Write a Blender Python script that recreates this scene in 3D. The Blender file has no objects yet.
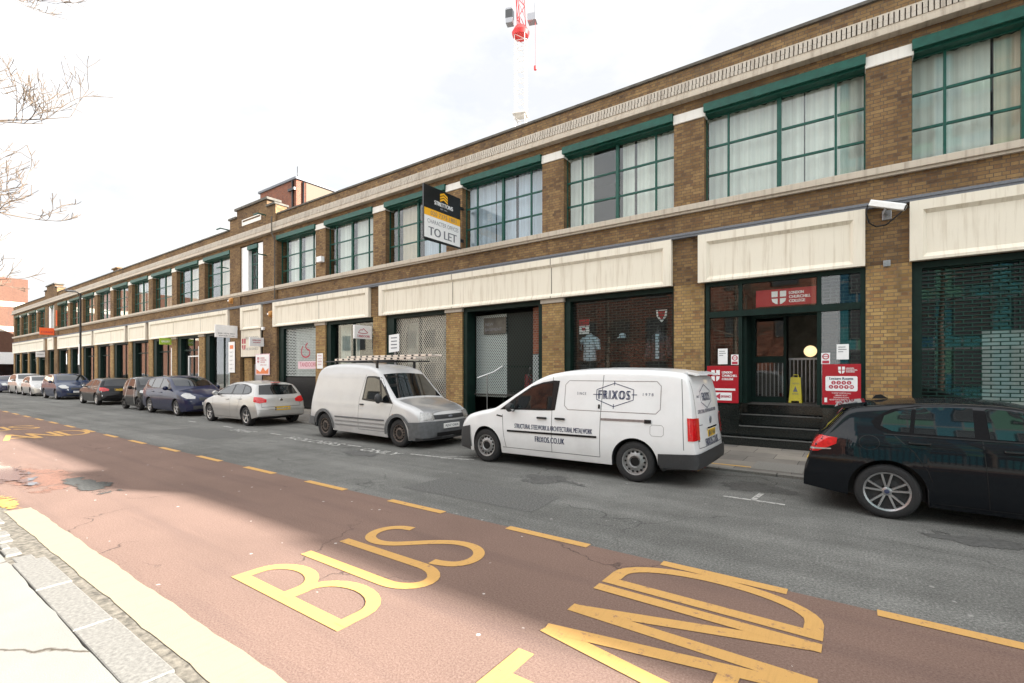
import bpy, bmesh, math, random
from mathutils import Vector, Matrix
from mathutils.bvhtree import BVHTree
R = math.radians
rnd = random.Random(7)
sc = bpy.context.scene
col = sc.collection

# ------------------------------------------------------------------ materials
class NT:
    def __init__(s, name):
        s.m = bpy.data.materials.new(name); s.m.use_nodes = True
        s.n = s.m.node_tree.nodes; s.l = s.m.node_tree.links
        s.b = s.n['Principled BSDF']; s.out = s.n['Material Output']
    def node(s, t, **k):
        n = s.n.new(t)
        for a, v in k.items():
            if a.startswith('i_'): n.inputs[a[2:].replace('_', ' ')].default_value = v
            else: setattr(n, a, v)
        return n
    def link(s, a, b): s.l.new(a, b)
    def set(s, **k):
        for a, v in k.items():
            n = a.replace('_', ' ')
            if isinstance(v, (int, float, tuple, list)):
                if n == 'Base Color' and len(v) == 3: v = (*v, 1)
                s.b.inputs[n].default_value = v
            else: s.link(v, s.b.inputs[n])
    def coord(s, kind='UV', scale=(1, 1, 1)):
        t = s.node('ShaderNodeTexCoord'); mp = s.node('ShaderNodeMapping')
        mp.inputs['Scale'].default_value = scale
        s.link(t.outputs[kind], mp.inputs['Vector']); return mp.outputs[0]
    def noise(s, v, scale, detail=4, rough=.6, dist=0.):
        n = s.node('ShaderNodeTexNoise'); n.inputs['Scale'].default_value = scale
        n.inputs['Detail'].default_value = detail; n.inputs['Roughness'].default_value = rough
        n.inputs['Distortion'].default_value = dist
        s.link(v, n.inputs['Vector']); return n.outputs['Fac']
    def vor(s, v, scale, feature='F1', out='Distance'):
        n = s.node('ShaderNodeTexVoronoi', feature=feature); n.inputs['Scale'].default_value = scale
        s.link(v, n.inputs['Vector']); return n.outputs[out]
    def ramp(s, f, stops, interp='LINEAR'):
        r = s.node('ShaderNodeValToRGB'); r.color_ramp.interpolation = interp
        e = r.color_ramp.elements
        while len(e) < len(stops): e.new(.5)
        for i, (p, c) in enumerate(stops):
            e[i].position = p
            e[i].color = (*c, 1) if isinstance(c, tuple) else (c, c, c, 1)
        s.link(f, r.inputs[0]); return r.outputs[0]
    def mix(s, f, a, b, mode='MIX'):
        n = s.node('ShaderNodeMix', data_type='RGBA', blend_type=mode)
        for i, v in ((0, f), (6, a), (7, b)):
            if isinstance(v, (int, float)): n.inputs[i].default_value = v if i == 0 else (v, v, v, 1)
            elif isinstance(v, tuple): n.inputs[i].default_value = (*v, 1)
            else: s.link(v, n.inputs[i])
        return n.outputs[2]
    def math(s, op, a, b=0., c=0.):
        n = s.node('ShaderNodeMath', operation=op)
        for i, v in enumerate((a, b, c)):
            if isinstance(v, (int, float)): n.inputs[i].default_value = v
            else: s.link(v, n.inputs[i])
        return n.outputs[0]
    def bump(s, h, strength=.3, dist=.01):
        n = s.node('ShaderNodeBump'); n.inputs['Strength'].default_value = strength
        n.inputs['Distance'].default_value = dist
        s.link(h, n.inputs['Height']); s.link(n.outputs[0], s.b.inputs['Normal'])
    def holes(s, f):
        tr = s.node('ShaderNodeBsdfTransparent'); mx = s.node('ShaderNodeMixShader')
        s.link(f, mx.inputs[0]); s.link(tr.outputs[0], mx.inputs[1]); s.link(s.b.outputs[0], mx.inputs[2])
        s.link(mx.outputs[0], s.out.inputs[0])

M = {}
def plain(name, c, rough=.5, metal=0., var=.15, scale=30., bump=0., coat=0., spec=.5, kind='Object'):
    t = NT(name); v = t.coord(kind); n = t.noise(v, scale, 5)
    lo = tuple(x * (1 - var) for x in c); hi = tuple(min(1, x * (1 + var)) for x in c)
    t.set(Base_Color=t.ramp(n, [(.3, lo), (.7, hi)]), Roughness=rough, Metallic=metal,
          Coat_Weight=coat, Coat_Roughness=.03, Specular_IOR_Level=spec)
    if bump: t.bump(n, bump, .004)
    M[name] = t.m
    return t

def brick(name, pal, mortar, bw=.225, bh=.075, stain=.45, ms=.007):
    t = NT(name); v = t.coord('UV')
    wob = t.noise(v, 3, 2)
    b = t.node('ShaderNodeTexBrick'); b.offset = .5; b.squash = .5; b.squash_frequency = 2
    b.inputs['Color1'].default_value = (0, 0, 0, 1); b.inputs['Color2'].default_value = (1, 1, 1, 1)
    b.inputs['Mortar'].default_value = (.5, .5, .5, 1)
    for k, x in (('Scale', 1), ('Mortar Size', ms), ('Mortar Smooth', .25), ('Bias', 0), ('Brick Width', bw), ('Row Height', bh)):
        b.inputs[k].default_value = x
    t.link(v, b.inputs['Vector'])
    rand = t.math('ADD', t.math('MULTIPLY', b.outputs['Color'], .75), t.math('MULTIPLY', t.noise(v, 9, 3), .3))
    c = t.ramp(rand, pal)
    grain = t.noise(v, 90, 4, .7)
    c = t.mix(.55, c, t.ramp(grain, [(.3, .35), (.7, 1.25)]), 'MULTIPLY')
    big = t.noise(v, .55, 5, .65)
    c = t.mix(stain, c, t.ramp(big, [(.35, (.42, .38, .36)), (.6, (1.1, 1.08, 1.0))]), 'MULTIPLY')
    streak = t.noise(t.coord('UV', (2.2, .25, 1)), 1.5, 4)
    c = t.mix(t.ramp(streak, [(.55, 0.), (.75, .45)]), c, (.06, .05, .045))
    c = t.mix(b.outputs['Fac'], c, t.mix(wob, tuple(x * .6 for x in mortar), mortar))
    t.set(Base_Color=c, Roughness=.9, Specular_IOR_Level=.2)
    h = t.math('SUBTRACT', t.math('MULTIPLY', grain, .25), b.outputs['Fac'])
    t.bump(h, .6, .008)
    M[name] = t.m

brick('upper_brick', [(.0, (.15, .09, .045)), (.3, (.235, .147, .074)), (.55, (.30, .195, .095)), (.8, (.205, .122, .064)), (1., (.09, .065, .05))], (.13, .10, .075), stain=.75)
brick('lower_brick', [(.0, (.20, .12, .055)), (.3, (.37, .24, .10)), (.6, (.46, .31, .135)), (.85, (.32, .18, .085)), (1., (.15, .10, .065))], (.20, .155, .105), stain=.6)
brick('red_brick', [(.0, (.2, .07, .045)), (.5, (.3, .11, .065)), (1., (.17, .065, .05))], (.25, .2, .16))
brick('orange_brick', [(.0, (.13, .066, .046)), (.5, (.155, .08, .056)), (1., (.115, .058, .042))], (.13, .075, .052), stain=.15)

def streaky(name, c, dirt, amt=.6):
    t = NT(name); v = t.coord('UV', (7, .35, 1)); n = t.noise(v, 1.5, 6, .65)
    v2 = t.coord('UV'); n2 = t.noise(v2, 1.2, 6); g = t.noise(v2, 120, 2)
    cc = t.mix(t.ramp(n, [(.5, 0.), (.8, amt)]), c, dirt)
    cc = t.mix(t.ramp(n2, [(.55, 0.), (.8, amt * .6)]), cc, tuple(x * .8 for x in c))
    cc = t.mix(.12, cc, t.ramp(g, [(.3, .5), (.7, 1.2)]), 'MULTIPLY')
    t.set(Base_Color=cc, Roughness=.75, Specular_IOR_Level=.25); t.bump(g, .15, .003); M[name] = t.m
streaky('cream_render', (.74, .685, .575), (.42, .34, .24), .8)
streaky('stone_trim', (.50, .44, .36), (.22, .17, .13), .85)
streaky('tan_render', (.125, .10, .072), (.09, .07, .05), .4)
streaky('white_stone', (.74, .72, .67), (.42, .38, .33), .4)
streaky('dentil_stone', (.50, .45, .385), (.16, .12, .09), .9)
streaky('capital_stone', (.45, .40, .34), (.2, .16, .13), .7)
plain('lead_sheet', (.14, .15, .17), .65, .0)
plain('green_paint', (.006, .070, .050), .45, 0, .25, 6, spec=.35)
plain('dark_green', (.004, .016, .012), .55, 0, .3, 5, spec=.2)
plain('black_stone', (.012, .014, .013), .12, 0, .3, 40)
plain('step_edge', (.10, .10, .095), .5)
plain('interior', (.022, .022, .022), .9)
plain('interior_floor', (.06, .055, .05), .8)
plain('pale_interior', (.34, .38, .36), .8, 0, .25, 2)
plain('roofing', (.09, .09, .09), .9)
plain('coping', (.10, .09, .075), .85, 0, .35, 4)
plain('grey_metal', (.3, .3, .31), .35, .8)
plain('silver_metal', (.62, .62, .62), .28, .9, .08)
plain('white_paint', (.78, .78, .77), .4, 0, .06, 8)
plain('white_board', (.80, .80, .80), .35, 0, .04, 8)
plain('black_paint', (.010, .010, .011), .35, spec=.3)
plain('trim_matt', (.006, .006, .007), .7, spec=.1)
plain('black_board', (.012, .012, .013), .3, 0, .1)
plain('board_yellow', (.82, .42, .02), .4, 0, .05)
plain('sign_red', (.36, .006, .016), .35, 0, .06)
plain('sign_pink', (.72, .50, .55), .4, 0, .1)
plain('ink_red', (.42, .03, .06), .5)
plain('ink_grey', (.16, .17, .19), .5)
plain('ink_orange', (.75, .20, .06), .5)
plain('ink_navy', (.03, .04, .09), .5)
plain('green_board', (.33, .48, .05), .4)
plain('orange_board', (.85, .13, .03), .4)
plain('safety_yellow', (.72, .60, .02), .35, 0, .06)
plain('amber_plastic', (.50, .24, .06), .5)
plain('tree_bark', (.12, .088, .062), .9, 0, .4, 20)
plain('pale_bark', (.26, .19, .13), .85, 0, .4, 20)
plain('crane_red', (.65, .03, .03), .5)
plain('crane_white', (.66, .62, .57), .5)
plain('tyre_rubber', (.014, .014, .015), .75, 0, .3, 40)
plain('trim_plastic', (.035, .036, .038), .6, 0, .15, 60)
plain('grey_plastic', (.10, .105, .11), .6, 0, .2, 12)
plain('plate_white', (.78, .78, .76), .4, 0, .03)
plain('plate_yellow', (.72, .45, .02), .4, 0, .03)
plain('chrome', (.75, .75, .75), .12, 1., .03)
plain('alloy', (.42, .42, .43), .3, .85, .08)
plain('steel_wheel', (.30, .30, .30), .45, .6, .2, 20)
plain('rusty_wheel', (.13, .105, .09), .7, .3, .4, 30)
plain('cloth_blue', (.45, .58, .66), .9, 0, .1)
plain('cloth_dark', (.05, .05, .06), .9)
plain('teal_glazing', (.03, .10, .13), .12, .2, .3, 1.)
plain('dull_glass', (.07, .075, .08), .15)
plain('slate', (.05, .05, .06), .7)
plain('aluminium', (.66, .60, .55), .4, .55, .1)
plain('lamp_glass', (.75, .72, .62), .3)

t = NT('teal_cladding'); v = t.coord('UV'); b = t.node('ShaderNodeTexBrick'); b.offset = 0.
for k, x in (('Scale', 1), ('Mortar Size', .05), ('Brick Width', 1.4), ('Row Height', 1.65)): b.inputs[k].default_value = x
b.inputs['Color1'].default_value = (0, 0, 0, 1); b.inputs['Color2'].default_value = (1, 1, 1, 1); b.inputs['Mortar'].default_value = (.5, .5, .5, 1); t.link(v, b.inputs['Vector'])
c = t.ramp(b.outputs['Color'], [(0., (.03, .16, .20)), (.3, (.05, .22, .24)), (.55, (.10, .24, .17)), (.8, (.02, .10, .16)), (1., (.34, .33, .26))], 'CONSTANT')
t.set(Base_Color=t.mix(b.outputs['Fac'], c, (.2, .2, .2)), Roughness=.3); M['teal_cladding'] = t.m
def lampmat(name, c, rough=.08, metal=0.):
    t = plain(name, c, rough, metal, .25, 25, coat=.6); return t
lampmat('red_lens', (.55, .01, .012)); lampmat('clear_lens', (.34, .34, .33), .12, .3); lampmat('orange_lens', (.7, .2, .02))
t = NT('car_glass'); v = t.coord('Object'); n = t.noise(v, 1.3, 2)
t.set(Base_Color=t.ramp(n, [(.35, (.003, .004, .0045)), (.7, (.012, .015, .016))]), Roughness=.02, Specular_IOR_Level=.75); M['car_glass'] = t.m

def paint(name, c, metal=0., dirt=.0, rough=.28, dirtcol=(.16, .13, .10)):
    t = NT(name); v = t.coord('Object'); n = t.noise(v, 2.2, 6, .65); fl = t.noise(v, 700, 1)
    sep = t.node('ShaderNodeSeparateXYZ'); t.link(v, sep.inputs[0])
    low = t.math('MULTIPLY', t.ramp(sep.outputs[2], [(.15, 1.), (.75, .0)]), dirt)
    amt = t.math('ADD', t.math('MULTIPLY', t.ramp(n, [(.45, 0.), (.75, 1.)]), dirt * .35), t.math('MULTIPLY', low, t.math('ADD', n, .3)))
    cc = t.mix(amt, c, dirtcol)
    cc = t.mix(.15 if metal else 0., cc, t.ramp(fl, [(.35, .6), (.65, 1.3)]), 'MULTIPLY')
    t.set(Base_Color=cc, Metallic=metal, Roughness=rough, Specular_IOR_Level=.05, Coat_Weight=.6, Coat_Roughness=.03 + dirt * .15)
    M[name] = t.m
paint('paint_white', (.76, .765, .77), 0, .26)
paint('paint_dirty_white', (.55, .55, .55), .1, .38, .35, (.24, .22, .20))
paint('paint_silver', (.47, .465, .45), .4, .2)
paint('paint_grey_silver', (.36, .36, .365), .5, .2)
paint('paint_black', (.004, .0055, .008), 0, .0, .5)
paint('paint_navy', (.006, .011, .045), 0., .10)
paint('paint_blue', (.005, .018, .06), 0., .12)
paint('paint_charcoal', (.006, .007, .009), 0., .08)

# glass for the building
t = NT('window_glass')
gl = t.node('ShaderNodeBsdfGlossy'); gl.inputs['Roughness'].default_value = .015
tr = t.node('ShaderNodeBsdfTransparent'); tr.inputs[0].default_value = (.93, .955, .95, 1)
lw = t.node('ShaderNodeLayerWeight')
frs = t.math('MULTIPLY_ADD', t.math('POWER', lw.outputs['Facing'], 4.), .92, .05)
mx = t.node('ShaderNodeMixShader'); t.link(frs, mx.inputs[0]); t.link(tr.outputs[0], mx.inputs[1]); t.link(gl.outputs[0], mx.inputs[2])
t.link(mx.outputs[0], t.out.inputs[0]); M['window_glass'] = t.m

def curtain(name, c, fold=1.):
    t = NT(name); v = t.coord('UV', (9, .05, 1)); n = t.noise(v, 1.5, 4)
    t.set(Base_Color=t.ramp(n, [(.3, tuple(x * .72 for x in c)), (.65, c)]), Roughness=.95, Specular_IOR_Level=.1)
    M[name] = t.m
curtain('curtain_white', (.72, .74, .68)); curtain('curtain_blue', (.58, .65, .76)); curtain('curtain_cream', (.66, .56, .43))

# perforated roller shutter (brick bond of slots) and diamond grille
def slot_shutter(name, c, bw, bh, ms, metal=.4, rough=.35):
    t = NT(name); v = t.coord('UV')
    b = t.node('ShaderNodeTexBrick'); b.offset = .5
    for k, x in (('Scale', 1), ('Mortar Size', ms), ('Mortar Smooth', 0.), ('Brick Width', bw), ('Row Height', bh)): b.inputs[k].default_value = x
    t.link(v, b.inputs['Vector'])
    n = t.noise(v, 6, 4)
    t.set(Base_Color=t.ramp(n, [(.3, tuple(x * .75 for x in c)), (.7, c)]), Metallic=metal, Roughness=rough)
    t.holes(b.outputs['Fac']); M[name] = t.m
slot_shutter('green_grille', (.016, .05, .04), .26, .075, .010)
slot_shutter('pale_grille', (.55, .60, .58), .26, .075, .017, .1, .5)
slot_shutter('dark_grille', (.03, .04, .035), .24, .075, .0085)
def diamond(name, c, p, w, metal=.2):
    t = NT(name); v = t.coord('UV'); s = t.node('ShaderNodeSeparateXYZ'); t.link(v, s.inputs[0])
    u = t.math('DIVIDE', s.outputs[0], p); q = t.math('DIVIDE', s.outputs[1], p * 1.25)
    a = t.math('ABSOLUTE', t.math('SUBTRACT', t.math('FRACT', t.math('ADD', u, q)), .5))
    b = t.math('ABSOLUTE', t.math('SUBTRACT', t.math('FRACT', t.math('SUBTRACT', u, q)), .5))
    f = t.math('LESS_THAN', t.math('MINIMUM', a, b), w)
    t.set(Base_Color=c, Metallic=metal, Roughness=.5); t.holes(f); M[name] = t.m
diamond('cream_lattice', (.38, .365, .32), .11, .13)
diamond('pale_lattice', (.34, .39, .38), .085, .22)
diamond('black_lattice', (.02, .03, .026), .11, .14)
diamond('grey_lattice', (.30, .34, .34), .10, .24)

# ground
t = NT('asphalt'); v = t.coord('UV'); fine = t.noise(v, 48, 8, .85); ag = t.vor(v, 30); big = t.noise(v, .35, 6, .6); mid = t.noise(v, 3, 5); lane = t.noise(t.coord('UV', (.06, 1.1, 1)), 1.5, 4)
c = t.ramp(fine, [(.36, (.075, .075, .07)), (.5, (.155, .154, .144)), (.64, (.33, .325, .30))])
c = t.mix(.6, c, t.ramp(big, [(.35, .6), (.65, 1.2)]), 'MULTIPLY')
c = t.mix(.5, c, t.ramp(lane, [(.38, .62), (.62, 1.15)]), 'MULTIPLY')
c = t.mix(.4, c, t.ramp(mid, [(.35, .7), (.7, 1.15)]), 'MULTIPLY')
c = t.mix(t.ramp(ag, [(.0, .55), (.22, 0.)]), c, (.17, .165, .155))
dn = t.node('ShaderNodeTexNoise'); dn.inputs['Scale'].default_value = 1.7; dn.inputs['Detail'].default_value = 6; t.link(v, dn.inputs['Vector'])
dv = t.node('ShaderNodeVectorMath', operation='MULTIPLY_ADD'); t.link(dn.outputs['Color'], dv.inputs[0]); dv.inputs[1].default_value = (.9, .9, 0); t.link(v, dv.inputs[2])
ce = t.vor(dv.outputs[0], .42, 'DISTANCE_TO_EDGE'); cm = t.ramp(t.noise(v, .45, 2), [(.47, 0.), (.58, 1.)])
crk = t.math('MULTIPLY', t.ramp(ce, [(.0, 1.), (.006, 0.)]), cm)
ce2 = t.vor(dv.outputs[0], 2.6, 'DISTANCE_TO_EDGE'); cm2 = t.ramp(t.noise(v, .7, 2), [(.6, 0.), (.66, .9)])
crk = t.math('MAXIMUM', crk, t.math('MULTIPLY', t.ramp(ce2, [(.0, 1.), (.03, 0.)]), cm2))
c = t.mix(t.math('MULTIPLY', crk, .6), c, (.02, .02, .02))
gum = t.math('MULTIPLY', t.math('LESS_THAN', t.vor(v, 5.), .09), t.math('GREATER_THAN', t.noise(v, 6.3, 1), .58))
c = t.mix(t.math('MULTIPLY', gum, .6), c, (.36, .35, .33))
t.set(Base_Color=c, Roughness=.92, Specular_IOR_Level=.25)
t.bump(t.math('SUBTRACT', t.math('ADD', fine, t.math('MULTIPLY', ag, -.4)), crk), .55, .008); M['asphalt'] = t.m

def red_surface(t, v):
    fine = t.noise(v, 70, 7, .85); big = t.noise(v, .5, 6, .6)
    c = t.ramp(fine, [(.36, (.120, .075, .058)), (.5, (.19, .121, .095)), (.64, (.275, .19, .155))])
    c = t.mix(.4, c, t.ramp(big, [(.35, .72), (.65, 1.12)]), 'MULTIPLY')
    return c, fine
t = NT('red_asphalt'); v = t.coord('UV'); c, fine = red_surface(t, v)
gum = t.math('MULTIPLY', t.math('LESS_THAN', t.vor(v, 4.5), .075), t.math('GREATER_THAN', t.noise(v, 5.3, 1), .55))
c = t.mix(t.math('MULTIPLY', gum, .7), c, (.62, .58, .55))
tyr = t.noise(t.coord('UV', (.12, 1.6, 1)), 1.6, 3); c = t.mix(t.ramp(tyr, [(.5, 0.), (.72, .35)]), c, (.09, .06, .055))
dn = t.node('ShaderNodeTexNoise'); dn.inputs['Scale'].default_value = 2.1; dn.inputs['Detail'].default_value = 6; t.link(v, dn.inputs['Vector'])
dv = t.node('ShaderNodeVectorMath', operation='MULTIPLY_ADD'); t.link(dn.outputs['Color'], dv.inputs[0]); dv.inputs[1].default_value = (.8, .8, 0); t.link(v, dv.inputs[2])
ce = t.vor(dv.outputs[0], .55, 'DISTANCE_TO_EDGE'); cm = t.ramp(t.noise(v, .6, 2), [(.52, 0.), (.6, 1.)])
crk = t.math('MULTIPLY', t.ramp(ce, [(.0, 1.), (.007, 0.)]), cm); c = t.mix(t.math('MULTIPLY', crk, .65), c, (.03, .022, .02))
t.set(Base_Color=c, Roughness=.9, Specular_IOR_Level=.3); t.bump(t.math('SUBTRACT', fine, crk), .5, .007); M['red_asphalt'] = t.m

def marking(name, c, wear, under, edge=.0):
    t = NT(name); v = t.coord('UV'); n = t.noise(v, 14, 8, .75); f = t.noise(v, 150, 3, .8)
    ridg = t.noise(t.coord('UV', (22, 2, 1)), 2, 3)
    cc = t.mix(.4, c, t.ramp(f, [(.3, .7), (.7, 1.1)]), 'MULTIPLY')
    cc = t.mix(t.math('MULTIPLY', t.ramp(ridg, [(.5, 0.), (.7, .5)]), .6), cc, tuple(x * .7 for x in c))
    cc = t.mix(t.ramp(n, [(wear, 0.), (wear + .07, 1.)]), cc, under)
    t.set(Base_Color=cc, Roughness=.8, Specular_IOR_Level=.3); t.bump(f, .4, .005); M[name] = t.m
marking('yellow_marking', (.58, .335, .11), .575, (.30, .17, .10))
marking('kerb_yellow', (.33, .275, .19), .56, (.30, .24, .17))
marking('ochre_marking', (.62, .36, .08), .5, (.45, .32, .16))
marking('white_marking', (.50, .49, .46), .50, (.09, .09, .088))

t = NT('near_paving'); v = t.coord('UV'); f = t.noise(v, 140, 3, .8); b = t.noise(v, 1.3, 6)
c = t.ramp(f, [(.3, (.205, .198, .178)), (.7, (.29, .28, .255))]); c = t.mix(.35, c, t.ramp(b, [(.35, .75), (.65, 1.1)]), 'MULTIPLY')
dn = t.node('ShaderNodeTexNoise'); dn.inputs['Scale'].default_value = 2.; dn.inputs['Detail'].default_value = 6; t.link(v, dn.inputs['Vector'])
dv = t.node('ShaderNodeVectorMath', operation='MULTIPLY_ADD'); t.link(dn.outputs['Color'], dv.inputs[0]); dv.inputs[1].default_value = (.35, .35, 0); t.link(v, dv.inputs[2])
ce = t.vor(dv.outputs[0], .5, 'DISTANCE_TO_EDGE'); crk = t.ramp(ce, [(.0, 1.), (.008, 0.)])
c = t.mix(crk, c, (.06, .045, .03))
t.set(Base_Color=c, Roughness=.9, Specular_IOR_Level=.2); t.bump(t.math('SUBTRACT', f, crk), .4, .006); M['near_paving'] = t.m
plain('granite', (.18, .172, .155), .85, 0, .3, 40, .3, kind='UV'); plain('gutter_tar', (.135, .12, .096), .9, 0, .7, 18, .8, kind='UV')
def ragged(t, seed, soft=.02):
    tc_ = t.node('ShaderNodeTexCoord'); vm = t.node('ShaderNodeVectorMath', operation='DISTANCE'); mp_ = t.node('ShaderNodeMapping'); mp_.inputs['Scale'].default_value = (1, 1, 0)
    t.link(tc_.outputs['Generated'], mp_.inputs[0]); t.link(mp_.outputs[0], vm.inputs[0]); vm.inputs[1].default_value = (.5, .5, 0)
    v_ = t.coord('UV'); n_ = t.noise(v_, 2.6 + seed, 8, .72)
    f_ = t.math('ADD', t.math('MULTIPLY', n_, 1.3), t.math('SUBTRACT', .0, vm.outputs['Value']))
    t.holes(t.ramp(f_, [(.36, 0.), (.36 + soft, 1.)]))

plain('iron_cover', (.05, .05, .05), .7, .2)
plain('asphalt_repair', (.10, .099, .093), .9, 0, .75, 45, .5, kind='UV')
for nm_, cc_, sd_, rg_ in (('oil_stain', (.085, .084, .079), .45, .7), ('tar_patch', (.06, .06, .056), .3, .9), ('orange_dirt', (.20, .10, .068), 0.25, .7), ('ochre_patch', (.5, .28, .07), .6, .85)):
    t = NT(nm_); v = t.coord('UV'); n = t.noise(v, 20, 6, .8); t.set(Base_Color=t.ramp(n, [(.3, tuple(x * .4 for x in cc_)), (.7, tuple(x * 1.5 for x in cc_))]), Roughness=rg_); t.bump(n, .6, .006); ragged(t, sd_); M[nm_] = t.m
t = NT('puddle'); t.set(Base_Color=(.10, .10, .11), Roughness=.05, Specular_IOR_Level=1.); ragged(t, .9); M['puddle'] = t.m
t = NT('far_paving'); v = t.coord('UV'); b = t.node('ShaderNodeTexBrick'); b.offset = .5
for k, x in (('Scale', 1), ('Mortar Size', .006), ('Brick Width', .9), ('Row Height', .6)): b.inputs[k].default_value = x
b.inputs['Color1'].default_value = (.14, .13, .12, 1); b.inputs['Color2'].default_value = (.26, .235, .20, 1); b.inputs['Mortar'].default_value = (.05, .045, .04, 1)
t.link(v, b.inputs['Vector']); f = t.noise(v, 110, 3, .8); g = t.noise(v, 1.2, 6)
c = t.mix(.45, b.outputs['Color'], t.ramp(f, [(.3, .6), (.7, 1.2)]), 'MULTIPLY'); c = t.mix(.5, c, t.ramp(g, [(.35, .6), (.65, 1.15)]), 'MULTIPLY')
t.set(Base_Color=c, Roughness=.9, Specular_IOR_Level=.25); t.bump(f, .3, .004); M['far_paving'] = t.m

# ------------------------------------------------------------------ object helpers
def tag(o, label=None, cat=None, group=None, kind=None):
    if label: o['label'] = label
    if cat: o['category'] = cat
    if group: o['group'] = group
    if kind: o['kind'] = kind
    return o
def empty(name, loc=(0, 0, 0), rz=0, label=None, cat=None, group=None):
    o = bpy.data.objects.new(name, None); col.objects.link(o)
    o.location = loc; o.rotation_euler = (0, 0, rz); o.empty_display_size = .2
    return tag(o, label, cat, group)

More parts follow.
